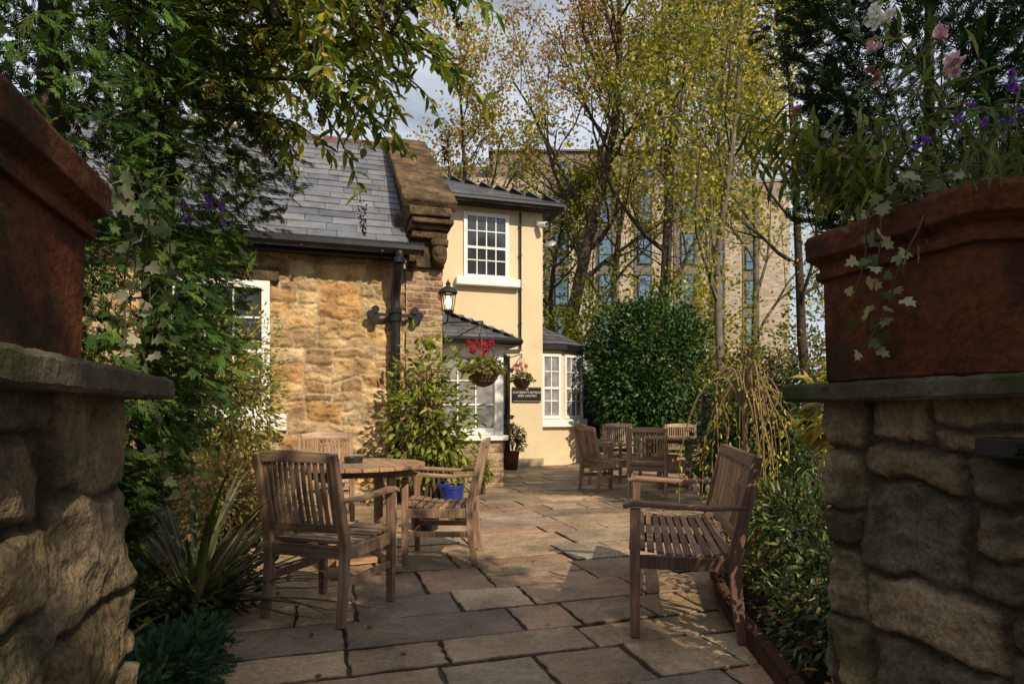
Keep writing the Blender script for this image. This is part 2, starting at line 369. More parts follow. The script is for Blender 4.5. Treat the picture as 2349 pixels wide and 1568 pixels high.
# ------------------------------------------------------------------ camera, light, world
cam = bpy.data.cameras.new('camera'); co = bpy.data.objects.new('camera', cam); col.objects.link(co)
cam.sensor_width = 36; cam.lens = 36*F/2349; cam.shift_y = (CY-784)/2349; cam.clip_end = 1000; cam.clip_start = .02
co.location = (0, 0, HC); co.rotation_euler = (R(90), 0, 0); scene.camera = co
SUN_EL = R(36); sh = Vector((.56, -.83, 0)).normalized()
S = Vector((sh.x*math.cos(SUN_EL), sh.y*math.cos(SUN_EL), math.sin(SUN_EL)))
sl = bpy.data.lights.new('sun', 'SUN'); sl.energy = 5.0; sl.angle = R(.55); sl.color = (1, .85, .645)
so = bpy.data.objects.new('sun', sl); col.objects.link(so); so.rotation_euler = (-S).to_track_quat('-Z', 'Y').to_euler(); so.location = (5, -6, 8)
w = bpy.data.worlds.new('World'); scene.world = w; w.use_nodes = True; nt = w.node_tree
bg = nt.nodes['Background']; sky = nt.nodes.new('ShaderNodeTexSky'); sky.sky_type = 'NISHITA'; sky.sun_disc = False
sky.sun_elevation = SUN_EL; sky.sun_rotation = math.atan2(sh.x, sh.y); sky.air_density = 1.0; sky.dust_density = .3
tc = nt.nodes.new('ShaderNodeTexCoord'); mp = nt.nodes.new('ShaderNodeMapping'); mp.inputs['Scale'].default_value = (1, 1, 2.2)
nt.links.new(tc.outputs['Generated'], mp.inputs[0])
cl = _range(nt, _noise(nt, mp.outputs[0], 2.6, 6, .6), .36, .58, .42, .97)
nt.links.new(_mix(nt, cl, sky.outputs[0], (14.6, 15.6, 17.4)), bg.inputs['Color']); bg.inputs['Strength'].default_value = .054
scene.view_settings.view_transform = 'Standard'; scene.view_settings.look = 'None'; scene.view_settings.exposure = 0

# ------------------------------------------------------------------ ground, patio, beds
m = MB(); m.add([(-150, -60, -.05), (150, -60, -.05), (150, 240, -.05), (-150, 240, -.05)], [(0, 1, 2, 3)])
tag(m.build('ground', M['ground']), kind='structure')
m = MB()
def loc2(s_, t_, z): return E1*s_+E2*t_+UP*z
m.add([loc2(-5, -1.5, -.016), loc2(8, -1.5, -.016), loc2(8, 16, -.016), loc2(-5, 16, -.016)], [(0, 1, 2, 3)], (.032, .036, .015))
t_ = -1.4
while t_ < 15.5:
    dpt = rnd.choice([.30, .40, .46, .56]); s_ = -5+rnd.random()*.5
    while s_ < 7.6:
        wd = rnd.choice([.32, .44, .58, .72, .90]); g = rnd.uniform(.006, .012)
        parts = [(s_, t_, s_+wd, t_+dpt)]
        if wd > .6 and dpt > .45 and rnd.random() < .35: k = dpt*rnd.uniform(.4, .6); parts = [(s_, t_, s_+wd, t_+k), (s_, t_+k, s_+wd, t_+dpt)]
        for (a, b, c, d) in parts:
            z = rnd.uniform(-.004, .006); bc = rnd.choice([(.31, .215, .13), (.38, .26, .155), (.25, .185, .125), (.32, .195, .12), (.215, .168, .12), (.43, .315, .195), (.27, .18, .11)])
            f = rnd.uniform(.72, 1.18); bc = tuple(v*f for v in bc)
            def edge(p, q, k):
                return [Vector(p).lerp(Vector(q), i/k)+Vector((rnd.uniform(-.008, .008), rnd.uniform(-.008, .008))) for i in range(k)]
            cs = [(a+g, b+g), (c-g, b+g), (c-g, d-g), (a+g, d-g)]
            ring = []
            for i in range(4): ring += edge(cs[i], cs[(i+1) % 4], 6)
            cx, cy = (a+c)/2, (b+d)/2; n = len(ring); Vt = []; tx = rnd.uniform(-.010, .010); ty = rnd.uniform(-.010, .010)
            for (sh_, zz) in ((1.0, -.03), (1.0, -.006), (.976, .0)):
                for p in ring:
                    x = cx+(p.x-cx)*sh_; y = cy+(p.y-cy)*sh_
                    Vt.append(loc2(x, y, zz+z+tx*(x-cx)+ty*(y-cy)))
            Fc = [tuple(2*n+i for i in range(n))]
            for r_ in range(2):
                for i in range(n): Fc.append((r_*n+i, r_*n+(i+1) % n, r_*n+n+(i+1) % n, r_*n+n+i))
            cc = [tuple(v*.35 for v in bc)]*n+[tuple(v*.5 for v in bc)]*n+[bc]*n
            m.add(Vt, Fc, cc)
        s_ += wd
    t_ += dpt
tag(m.build('patio', M['slab']), kind='structure')

def bed(name, line, width, sign):
    m = MB(); pts = spline(line, 8); rows = 14; V = []; Fc = []
    for i, p in enumerate(pts):
        for j in range(rows+1):
            f = j/rows; z = .02+.10*min(1, f*5)+rnd.uniform(-.02, .03)*(f > 0)
            V.append((p.x+sign*width*f, p.y, z if j else -.01))
    for i in range(len(pts)-1):
        for j in range(rows): a = i*(rows+1)+j; Fc.append((a, a+1, a+rows+2, a+rows+1) if sign > 0 else (a+1, a, a+rows+1, a+rows+2))
    m.add(V, Fc); tag(m.build(name, M['soil'], smooth=True), kind='structure')
RLINE = [(1.0, 1.7, 0), (1.10, 2.57, 0), (1.25, 3.77, 0), (1.75, 5.4, 0), (2.25, 7.2, 0), (3.3, 9.0, 0), (3.6, 11, 0), (2.2, 12.6, 0), (2.0, 14, 0)]
LLINE = [(-.95, 1.35, 0), (-1.22, 2.57, 0), (-1.72, 4.16, 0), (-2.2, 5.7, 0), (-2.45, 6.7, 0), (-2.6, 7.5, 0)]
bed('right_flower_bed', RLINE, 6, 1); bed('left_flower_bed', LLINE, 5, -1)

# terracotta rope edging tiles
pts = spline(RLINE[:4], 40); ends = [pts[0]]
for p in pts[1:]:
    if (p-ends[-1]).length > .225: ends.append(p)
for a, b in list(zip(ends, ends[1:]))[2:15]:
    d = (b-a).normalized(); sd = Vector((d.y, -d.x, 0)); L_ = (b-a).length-.008; mid = (a+b)/2
    m = MB(); m.boxa((0, 0, 0), d, sd, -L_/2, L_/2, -.02, .02, -.02, .075)
    n = 40; rad = []; pp = []
    for i in range(n+1): f = i/n; pp.append(d*(L_*(f-.5))+UP*.092); rad.append(.025+.007*math.sin(f*2*math.pi*6))
    m.tube(pp, rad, 8)
    tag(m.build('edging_tile', M['edging'], loc=mid), 'terracotta rope topped edging tile along the right flower bed', 'edging tile', 'rope topped edging tiles beside the bench')

# ------------------------------------------------------------------ gate pillars
def pillar(label, corner, sgn, br):
    a = .84; c = corner+E1*(sgn*a/2)-E2*(a/2); root = thing('gate_pillar', label, 'pillar', (c.x, c.y, 0), TH)
    rr = .035; st = a-2*rr; ql = math.pi*rr/2; per = 4*(st+ql); hh = 1.15
    def pos(U, Vv, h):
        u = np.mod(U, per); k = np.minimum((u/(st+ql)).astype(int), 3); f = u-k*(st+ql)
        x = np.where(f < st, -st/2+f, st/2+rr*np.sin(np.clip((f-st)/rr, 0, 2))); y = np.where(f < st, -a/2, -a/2+rr-rr*np.cos(np.clip((f-st)/rr, 0, 2)))
        ang = np.clip((f-st)/rr, 0, 2)*(f >= st); nx = np.sin(ang); ny = -np.cos(ang)
        x = x+nx*(h-.03); y = y+ny*(h-.03)
        ca = np.cos(k*np.pi/2); sa = np.sin(k*np.pi/2)
        return np.stack([x*ca-y*sa, x*sa+y*ca, Vv], -1)
    m = MB(); rects = split((0, -.1, per, hh+.05), .32, .21, [])
    cols = [tuple(v*br for v in c_) for c_ in [(.27, .195, .105), (.18, .146, .088), (.31, .23, .13), (.15, .122, .078), (.24, .18, .108), (.21, .185, .12)]]
    field(m, 0, per, -.02, hh, .0080, rects, cols, tuple(v*br for v in (.08, .06, .038)), .004, .009, .030, .032, 40+int(sgn), pos, wf=4.5, rough=.0100, tilt=.045)
    m.build('stonework', M['pillar'], root, smooth=True)
    m = MB(); n = 40; q = a/2+.055
    ring = []
    for i in range(4):
        p0 = [(-q, -q), (q, -q), (q, q), (-q, q)][i]; p1 = [(-q, -q), (q, -q), (q, q), (-q, q)][(i+1) % 4]
        for k in range(n): f = k/n; ring.append((p0[0]*(1-f)+p1[0]*f, p0[1]*(1-f)+p1[1]*f))
    V = []; N = len(ring)
    for (sc, z) in ((.988, 1.146), (1, 1.152), (1.0, 1.181), (.988, 1.188)):
        for i, (x, y) in enumerate(ring):
            j = 1+.004*math.sin(i*.9+z*9)*math.sin(i*.37)+rnd.uniform(-.002, .002); V.append((x*sc*j, y*sc*j, z+rnd.uniform(-.002, .002)))
    Fc = [tuple(range(N-1, -1, -1)), tuple(3*N+i for i in range(N))]
    for r_ in range(3):
        for i in range(N): Fc.append((r_*N+i, r_*N+(i+1) % N, r_*N+N+(i+1) % N, r_*N+N+i))
    m.add(V, Fc); m.build('cap_stone', M['cap'], root)
    return root
LC = Vector((-.745, 1.25, 0)); RC = Vector((.775, 1.60, 0))
pillar('rubble stone gate pillar at left, with sunlit terracotta planter on its cap', LC, -1, .62)
pillar('rubble stone gate pillar at right, mossy and in shade', RC, 1, .78)
lt = thing('gate_latch_plate', 'small dark iron plate fixed to the right gate pillar just below its cap', 'iron plate', RC-E2*.50+UP*1.055, TH)
m = MB(); m.box(-.045, .02, -.06, .06, -.018, .018); m.build('plate', M['iron'], lt, bevel=.004)
m = MB(); m.tube([(-.065, -.02, 0), (-.04, -.02, 0)], .011, 8); m.build('bolt', M['iron'], lt)
def hexpot(label, c):
    root = thing('planter', label, 'planter', (c.x, c.y, 1.19), TH)
    prof = [(.364, 0), (.372, .008), (.379, .250), (.379, .255), (.396, .257), (.398, .276), (.387, .278), (.389, .290), (.412, .304), (.420, .308), (.423, .354), (.416, .367), (.372, .368), (.35, .33)]
    m = MB(); m.lathe(prof, 6, a0=R(30)); m.build('pot_body', M['terra'], root, bevel=.003)
    s2 = MB(); s2.lathe([(.352, .315), (.352, .33)], 6, a0=R(30)); s2.build('potting_soil', M['soil'], root)
    return root
LPOT = LC-E1*(.08+.325)-E2*.24; RPOT = RC+E1*(.325)-E2*.22
hexpot('hexagonal terracotta planter on the left gate pillar, with a bright sunlit face', LPOT)
hexpot('hexagonal terracotta planter on the right gate pillar, holding snapdragons', RPOT)

# ------------------------------------------------------------------ stone cottage
OC = Vector((-.90, 8.0, 0))
cot = thing('stone_cottage', 'honey coloured rubble stone cottage with slate roof and black gutter', 'house', OC, TH)
STC = [(.47, .31, .145), (.39, .25, .115), (.53, .375, .20), (.31, .20, .10), (.44, .26, .115), (.51, .365, .21), (.36, .235, .125), (.43, .245, .105), (.41, .30, .18)]
WH = (-3.15, -2.06, 1.11, 2.64)
m = MB(); rects = split((-5.3, -.2, -.2, 3.4), .50, .24, [])
field(m, -5.0, -.34, 0, 3.06, .0165, rects, STC, (.42, .315, .19), .008, .016, .040, .065, 3,
      lambda U, Vv, h: np.stack([U, -h, Vv], -1), hole=WH, wf=2.8, rough=.020, tilt=.085)
m.build('wall', M['stone'], cot, smooth=True)
m = MB(); prof = [(.035, -.02), (4.2, -.02), (4.2, 3.1), (2.1, 5.15), (.035, 3.1)]
n = len(prof); m.add([(-7, t, z) for t, z in prof]+[(-.03, t, z) for t, z in prof], [tuple(range(n)), tuple(range(2*n-1, n-1, -1))]+[(i, n+i, n+(i+1) % n, (i+1) % n) for i in range(n)], (.34, .23, .12))
m.build('gable_wall', M['stone'], cot)
m = MB(); BRC = [(.27, .105, .068), (.31, .15, .095), (.22, .10, .072), (.33, .20, .13), (.38, .26, .165), (.17, .105, .08), (.38, .28, .165), (.34, .235, .135)]
bq = [(a, b, c, d) for (a, b, c, d) in bricks(.62, 3.1, .215, .073)]
field(m, .0, .46, 0, 2.92, .0085, bq, BRC, (.36, .28, .19), .004, .012, .018, .022, 77, lambda U, Vv, h: np.stack([U-.46, -.045-h, Vv], -1), wf=5, rough=.010)
field(m, 0, .45, 0, 2.92, .02, bricks(.5, 3.1, .215, .073), BRC, (.36, .29, .21), .004, .012, .018, .012, 78, lambda U, Vv, h: np.stack([h*.5, U-.045, Vv], -1), wf=5, rough=.004)
m.build('brick_quoin', M['brick'], cot, smooth=True)
# roof
m = MB(); sl_u = Vector((0, 2.45, 2.16)); Lr = sl_u.length
slates(m, (0, -.33, 3.14), (1, 0, 0), sl_u, (0, -2.16, 2.45), Lr, .185, lambda q: -6.5, lambda q: -.48, .40)
m.add([(-6.5, -.30, 3.13), (-.45, -.30, 3.13), (-.45, 2.12, 5.27), (-6.5, 2.12, 5.27), (-6.5, 4.5, 3.1), (-.45, 4.5, 3.1)], [(0, 1, 2, 3), (3, 2, 5, 4)], (.09, .09, .10))
rf = m.build('roof', M['slate'], cot)
m = MB()
for i in range(13): m.tube([(-6.5+i*.46, 2.12, 5.27), (-6.06+i*.46, 2.12, 5.27)], .09, 10)
m.build('ridge_tiles', M['tile'], rf)
# gable coping
m = MB(); pa = Vector((-.20, -.36, 3.63)); pb = Vector((-.20, 2.15, 5.42))
for i in range(3): m.bar(pa.lerp(pb, i/3), pa.lerp(pb, (i+1)/3-.004), .66+rnd.uniform(-.015, .015), .13+rnd.uniform(-.01, .01))
m.bar((-.20, 2.16, 5.42), (-.20, 4.6, 3.5), .62, .14)
m.build('gable_coping', M['coping'], cot, bevel=.02)
m = MB()
m.box(-.46, .05, -.40, .5, 3.49, 3.60); m.box(-.43, .09, -.36, .5, 3.415, 3.488); m.box(-.44, .06, -.29, .5, 3.36, 3.414); m.box(-.41, .03, -.24, .5, 3.26, 3.358)
m.box(-.43, .015, -.12, .5, 2.92, 3.258); m.box(-.60, -.02, -.05, 2.1, 3.1, 3.6)
m.build('kneeler_stone', M['coping'], cot, bevel=.018)
# carved head
nl, nm = 26, 20; U_, A_ = np.meshgrid(np.linspace(0, 1, nl), np.linspace(0, 2*np.pi, nm, endpoint=False), indexing='ij')
ph = U_*np.pi; r_ = np.sin(ph); z = -np.cos(ph)*.17; fr = np.clip(np.cos(A_-1.5*np.pi), 0, 1)
rad = r_*.105*(1+.12*(z > .09)); ext = .035*np.exp(-((z-.0)/.05)**2)*fr**18*1.2-.018*np.exp(-((z-.05)/.022)**2)*(np.exp(-((A_-1.5*np.pi-.5)/.2)**2)+np.exp(-((A_-1.5*np.pi+.5)/.2)**2))+.02*np.exp(-((z+.10)/.04)**2)*fr**2-.012*np.exp(-((z+.055)/.012)**2)*fr**6
rad = np.maximum(rad+ext, .002); X = np.stack([rad*np.cos(A_)*.95, rad*np.sin(A_), z], -1).reshape(-1, 3)
m = MB(); m.add(X.tolist(), [(i*nm+j, i*nm+(j+1) % nm, (i+1)*nm+(j+1) % nm, (i+1)*nm+j) for i in range(nl-1) for j in range(nm)])
m.lathe([(.108, .09), (.112, .10), (.118, .17), (.10, .17), (.09, .10)], 14)
m.build('carved_head', M['coping'], cot, smooth=True, loc=(-.06, -.16, 3.09))
# window
wf = window(cot, (0, -.045, 0), (1, 0, 0), (0, -1, 0), -3.14, -2.05, 1.10, 2.65, 3, 4, M['glass'], meet=True, fw=.09)
m = MB(); m.box(-3.3, -1.86, -.20, .02, .90, 1.095); m.build('sill', M['white'], wf, bevel=.012)
m = MB(); m.box(-3.25, -1.95, -.075, .02, 2.655, 2.82); m.build('lintel', M['coping'], wf, bevel=.01)
# gutter, downpipe
m = MB(); m.tube([(-6.6, -.36, 3.08), (-.30, -.36, 3.08)], .075, 10); m.box(-6.6, -.47, -.27, -.22, 2.97, 3.13); m.box(-6.6, -.47, -.217, .0, 3.0, 3.03)
for i in range(7): m.boxa((0, 0, 0), (1, 0, 0), (0, 1, 0), -6.2+i*.9, -6.17+i*.9, -.44, -.27, 3.0, 3.02)
m.tube([(-.31, -.36, 3.08), (-.29, -.36, 3.08)], .085, 10)
m.build('gutter', M['black'], cot)
m = MB(); x = -.60; tp = -.15
m.tube(spline([(x+.02, -.36, 3.05), (x+.02, -.36, 2.95), (x+.01, -.30, 2.78), (x, tp, 2.55), (x, tp, 2.3)], 5), .06, 10)
m.tube([(x, tp, 2.35), (x, tp, .02)], .06, 10)
for z in (2.93, 2.36, 2.26, 1.2, .6): m.tube([(x+(.02 if z > 2.9 else 0), -.36 if z > 2.9 else tp, z-.03), (x+(.02 if z > 2.9 else 0), -.36 if z > 2.9 else tp, z+.03)], .078, 12)
dp = m.build('drainpipe', M['black'], cot, smooth=False)
for sg in (-1, 1):
    m = MB()
    m.box(x+sg*.17-.11, x+sg*.17+.11, tp+.02, tp+.04, 2.29, 2.33)
    for (dx, dz) in ((.30, 0), (.24, .06), (.24, -.06)): m.tube([(x+sg*dx, tp+.0, 2.31+dz), (x+sg*dx, tp+.04, 2.31+dz)], .048, 10)
    m.build('pipe_bracket', M['black'], dp)

# ------------------------------------------------------------------ porch
por = thing('porch', 'white timber glazed porch on brick base with slate roof', 'porch', OC, TH)
m = MB(); X0, X1, T0, T1 = .03, 1.10, .96, 2.8
field(m, 0, X1-X0, 0, .70, .009, bricks(1.2, .8, .215, .073), BRC, (.33, .27, .2), .004, .012, .014, .008, 90, lambda U, Vv, h: np.stack([U+X0, T0-h, Vv], -1), wf=5, rough=.004)
field(m, 0, 1.8, 0, .70, .02, bricks(1.9, .8, .215, .073), BRC, (.33, .27, .2), .004, .012, .014, .008, 91, lambda U, Vv, h: np.stack([X1+h, U+T0, Vv], -1), wf=5, rough=.004)
m.build('brick_base', M['brick'], por, smooth=True)
window(por, (0, T0+.05, 0), (1, 0, 0), (0, -1, 0), X0+.02, X1-.04, .78, 2.02, 3, 3, M['netglass'], meet=False, fw=.10)
window(por, (X1-.05, T0+.05, 0), (0, 1, 0), (1, 0, 0), .06, 1.7, .78, 2.02, 4, 3, M['netglass'], meet=False, fw=.10)
m = MB(); m.box(X0, X1+.06, T0-.07, T1, .702, .775); m.box(X1-.13, X1-.0, T0-.01, T0+.11, .78, 2.05); m.box(X0, X1+.02, T0-.02, T1, 2.025, 2.13)
m.build('frame', M['white'], por, bevel=.006)
m = MB(); px0, px1, py0, py1 = X0-.05, X1+.16, T0-.18, T1; zr = 2.17; h_ = .48
uu = Vector((0, .9, h_)); slates(m, (0, py0, zr), (1, 0, 0), uu, (0, -h_, .9), uu.length, .15, lambda q: px0, lambda q: px1-q*.82, .26, .7)
us = Vector((-.9, 0, h_)); slates(m, (px1, py0, zr), (0, 1, 0), us, (h_, 0, .9), us.length, .15, lambda q: q*.82, lambda q: py1-py0, .26, .7)
m.add([(px0, py0, zr-.01), (px1, py0, zr-.01), (px1-.9, py0+.9, zr+h_-.01), (px0, py0+.9, zr+h_-.01), (px1, py1, zr-.01), (px1-.9, py1, zr+h_-.01)], [(0, 1, 2, 3), (1, 4, 5, 2)], (.07, .07, .08))
m.build('roof', M['slate'], por)
m = MB(); m.tube([(px0, py0-.03, zr-.03), (px1+.05, py0-.03, zr-.03)], .055, 8); m.tube([(px1+.03, py0-.03, zr-.03), (px1+.03, py1, zr-.03)], .055, 8); m.build('gutter', M['black'], por)

# ------------------------------------------------------------------ cream house
crm = thing('cream_house', 'two storey cream rendered house with hipped slate roof and white sash window', 'house', OC, TH)
m = MB(); m.box(-1.5, 2.93, 4.33, 9.6, -.02, 5.3); m.build('wall', M['render'], crm)
m = MB(); m.box(-1.5, 2.95, 4.31, 9.6, -.02, .16); m.build('plinth', M['plinth'], crm)
wf = window(crm, (0, 4.325, 0), (1, 0, 0), (0, -1, 0), 1.25, 2.19, 3.80, 5.12, 4, 4, M['glass'], fw=.075)
wf2 = MB(); wf2.box(1.08, 2.40, 4.17, 4.34, 3.64, 3.797); wf2.build('sill', M['white'], wf, bevel=.01)
m = MB(); k_ = 3.2
uu = Vector((0, 1, .5)); slates(m, (0, 4.03, 5.36), (1, 0, 0), uu, (0, -.5, 1), uu.length*k_, .19, lambda q: -1.6, lambda q: 3.2-q*.894, .36, .75)
uu2 = Vector((-1, 0, .5)); slates(m, (3.2, 4.03, 5.36), (0, 1, 0), uu2, (.5, 0, 1), uu2.length*k_, .3, lambda q: q*.894, lambda q: 5.8-q*.894*.9, .5, .75)
m.add([(-1.6, 4.03, 5.35), (3.2, 4.03, 5.35), (3.2-k_, 4.03+k_-.1, 5.34+k_*.5), (-1.6, 4.03+k_-.1, 5.34+k_*.5), (3.2, 9.9, 5.35)], [(0, 1, 2, 3), (1, 4, 2)], (.09, .09, .1))
rf = m.build('roof', M['slate'], crm)
m = MB(); m.tube([(3.2, 4.03, 5.36), (3.2-k_, 4.03+k_, 5.36+k_*.5)], .05, 8, (.06, .06, .068)); m.build('hip_tiles', M['slate'], rf)
m = MB(); m.tube([(-1.6, 3.98, 5.29), (3.26, 3.98, 5.29)], .075, 10); m.tube([(3.25, 3.98, 5.29), (3.25, 9.8, 5.29)], .075, 10)
m.box(-1.6, 3.17, 4.06, 4.10, 5.22, 5.36); m.box(-1.6, 3.17, 4.101, 4.33, 5.24, 5.27); m.build('gutter', M['black'], crm)
m = MB(); m.tube([(2.43, 4.28, 5.2), (2.43, 4.28, 2.42), (2.45, 4.27, 2.38), (1.9, 4.27, 2.36)], .022, 6)
for z in (4.9, 4.3, 3.6, 2.9): m.box(2.40, 2.46, 4.26, 4.33, z, z+.03)
m.build('waste_pipe', M['black'], crm)
m = MB(); m.tube(spline([(1.75, 4.15, 2.25), (1.92, 4.2, 2.27), (2.1, 4.22, 2.22), (2.14, 4.24, 2.05), (2.14, 4.24, 1.5)], 4), .055, 8); m.tube([(2.14, 4.24, 1.6), (2.14, 4.24, .03)], .055, 8)
for z in (1.95, 1.0, .82): m.tube([(2.14, 4.24, z), (2.14, 4.24, z+.06)], .075, 10); m.box(1.98, 2.3, 4.27, 4.31, z+.01, z+.05)
m.build('drainpipe', M['black'], crm)
# bay window wing
m = MB(); m.prism([(2.935, 4.5), (3.43, 4.5), (4.09, 4.9), (4.09, 8.5), (2.935, 8.5)], -.02, 2.42); m.build('bay_wall', M['render'], crm)
da = Vector((.66, .4, 0)).normalized(); dn = Vector((da.y, -da.x, 0))
window(crm, (0, 4.495, 0), (1, 0, 0), (0, -1, 0), 2.96, 3.40, .98, 2.34, 2, 4, M['netglass'], 'bay_window', fw=.06)
window(crm, Vector((3.43, 4.5, 0))+dn*.005, da, dn, .06, .72, .98, 2.34, 3, 4, M['netglass'], 'bay_window', fw=.06)
m = MB(); m.prism([(2.94, 4.40), (3.47, 4.40), (4.16, 4.82), (4.16, 5.1), (2.94, 5.1)], .80, .965); m.build('bay_sill', M['white'], crm, bevel=.01)
m = MB(); m.prism([(2.94, 4.36), (3.49, 4.36), (4.2, 4.79), (4.2, 5.6), (2.94, 5.6)], 2.425, 2.53); m.build('bay_gutter', M['black'], crm)
m = MB(); ap = Vector((2.95, 5.75, 3.25)); b0 = Vector((2.94, 4.38, 2.54)); c0 = Vector((3.48, 4.38, 2.54)); d0 = Vector((4.2, 4.8, 2.54)); e0 = Vector((4.2, 8.5, 2.54))
nr = 7
def tri_rows(A, B, T):
    for i in range(nr):
        f0 = i/nr; f1 = (i+1)/nr+.02; a0_ = A.lerp(T, f0); b0_ = B.lerp(T, f0); a1 = A.lerp(T, min(f1, 1)); b1_ = B.lerp(T, min(f1, 1)); ns = max(1, int(4*(1-f0)))
        for j in range(ns):
            g = rnd.uniform(.07, .12); n_ = (B-A).cross(T-A).normalized()*.015
            m.add([a0_.lerp(b0_, j/ns)+n_, a0_.lerp(b0_, (j+.97)/ns)+n_, a1.lerp(b1_, (j+.97)/ns), a1.lerp(b1_, j/ns)], [(0, 1, 2, 3)], (g, g, g*1.12))
tri_rows(b0, c0, ap); tri_rows(c0, d0, ap); tri_rows(d0, Vector((4.2, 7, 2.54)), ap); m.add([b0, c0, d0, e0, ap], [(0, 1, 4), (1, 2, 4), (2, 3, 4)], (.08, .08, .09))
m.build('bay_roof', M['slate'], crm)
m = MB(); m.tube([ap, ap+UP*.15, ap+UP*.3], [.06, .03, .012], 8); m.build('finial', M['coping'], crm)

# conservatory
con = thing('conservatory', 'small glazed lean-to with grey roof beside the bay window', 'lean-to', OC, TH)
m = MB(); m.add([(4.12, 5.9, 2.05), (4.95, 5.9, 2.05), (4.95, 7.6, 2.9), (4.12, 7.6, 2.9)], [(0, 1, 2, 3)])
rfc = m.build('roof', M['silver'], con)
m = MB()
for x in (4.14, 4.40, 4.66, 4.93): m.bar((x, 5.88, 2.07), (x, 7.6, 2.92), .035, .03)
m.build('roof_bars', M['white'], rfc)
m = MB()
for x in (4.12, 4.47, 4.95): m.box(x-.03, x+.03, 5.9, 5.96, 0, 2.03)
m.box(4.12, 4.98, 5.88, 5.97, 1.96, 2.045); m.build('frame', M['iron'], con)
m = MB(); m.box(4.15, 4.95, 5.94, 5.955, .05, 1.95); m.build('door_pane', M['glass'], con)

# sign
sg = thing('wall_sign', 'black wall sign with pale lettering on the cream house by the corner', 'sign', OC+E1*2.575+E2*4.30+UP*1.48, TH)
m = MB(); m.box(-.305, .305, -.02, .02, -.15, .15); m.build('board', M['black'], sg, bevel=.004)
text_mesh("CUTHBERT'S RETREAT", .062, 'lettering', M['gold'], sg, (0, -.022, .035)); text_mesh("BEER GARDEN", .062, 'lettering', M['gold'], sg, (0, -.022, -.035))
m = MB(); m.tube([(-.025, -.022, .105), (0, -.022, .085), (.025, -.022, .105)], .006, 5); m.tube([(0, -.022, .12), (0, -.022, .085)], .006, 5); m.build('emblem', M['gold'], sg)
m = MB()
m.box(-.295, .295, -.0225, -.0202, .138, .143); m.box(-.295, .295, -.0225, -.0202, -.143, -.138); m.build('border', M['gold'], sg)
cc = thing('security_camera', 'small white security camera under the eaves at the cream house corner', 'camera', OC+E1*2.80+E2*4.30+UP*5.0, TH)
m = MB(); m.box(-.03, .03, -.03, .03, -.03, .06); m.tube([(0, -.02, 0), (.05, -.1, -.03)], .02, 6); m.build('mount', M['white'], cc)
m = MB(); m.tube([(.02, -.06, -.03), (.12, -.22, -.06)], .055, 10); m.build('housing', M['white'], cc)
m = MB(); m.tube([(.119, -.218, -.06), (.124, -.226, -.0615)], .04, 10); m.build('lens', M['black'], cc)
dl = thing('wall_lamp', 'shallow grey dish lamp on the cream house corner below the security camera', 'lamp', OC+E1*2.98+E2*4.5+UP*4.62, TH)
m = MB(); m.tube([(-.06, 0, -.1), (.1, -.1, .0)], .015, 6); m.build('arm', M['iron'], dl)
m = MB(); m.lathe([(.02, .03), (.10, .015), (.15, -.03), (.14, -.035), (.02, .0)], 14); o = m.build('shade', M['silver'], dl, smooth=True, loc=(.12, -.12, .02)); o.rotation_euler = (R(25), R(-30), 0)

# lantern
LP = P(1028, 690, 7.95)
lan = thing('wall_lantern', 'lit black lantern on a bracket at the cottage brick corner', 'lantern', LP, TH)
m = MB(); m.lathe([(.03, -.16), (.05, -.15), (.07, -.135), (.075, -.12), (.06, -.12), (.03, -.13)], 8)
for i in range(6):
    a = i*math.pi/3; m.tube([(.068*math.cos(a), .068*math.sin(a), -.12), (.098*math.cos(a), .098*math.sin(a), .09)], .007, 5)
m.lathe([(.105, .085), (.11, .095), (.10, .105), (.09, .09)], 12); m.tube([(0, 0, -.16), (0, 0, -.22)], [.02, .008], 6); m.build('cage', M['iron'], lan)
m = MB(); m.lathe([(.125, .10), (.115, .125), (.075, .165), (.03, .185), (.025, .205), (.035, .215), (.012, .25), (.003, .28)], 12); m.build('cap', M['iron'], lan)
m = MB(); m.lathe([(.02, -.09), (.04, -.04), (.036, .02), (.015, .06)], 10); m.build('bulb', M['bulb'], lan, smooth=True)
m = MB(); m.tube(spline([(0, 0, -.2), (-.02, .03, -.28), (-.09, .08, -.25), (-.12, .10, -.1)], 4), .012, 6); m.box(-.13, -.10, .05, .15, -.3, .0); m.build('bracket', M['iron'], lan)

# ------------------------------------------------------------------ apartment block
ab = thing('apartment_block', 'modern buff brick apartment block with grey window strips behind the trees', 'building', (0, 0, 0))
D = 42.0
def bx(px): return (px-CX)*D/F
def bz(py): return HC+(CY-py)*D/F
m = MB(); m.box(bx(940), bx(1612), D, D+14, 0, bz(408)); m.build('wall', M['blockbrick'], ab)
m = MB(); m.box(bx(1612)+.02, bx(1850), D+2.5, D+14, 0, bz(425)); m.build('side_wing', M['blockbrick'], ab)
m = MB(); m.box(bx(1130), bx(1612), D+.3, D+12, bz(408)+.01, bz(345)); m.box(bx(940), bx(1128), D+1.5, D+12, bz(408)+.01, bz(362)); m.box(bx(1614), bx(1850), D+3, D+12, bz(425)+.01, bz(372)); m.build('top_storey', M['brownpanel'], ab)
m = MB(); m.box(bx(1120), bx(1620), D+.1, D+12.2, bz(345)+.005, bz(341)); m.build('parapet', M['greypanel'], ab)
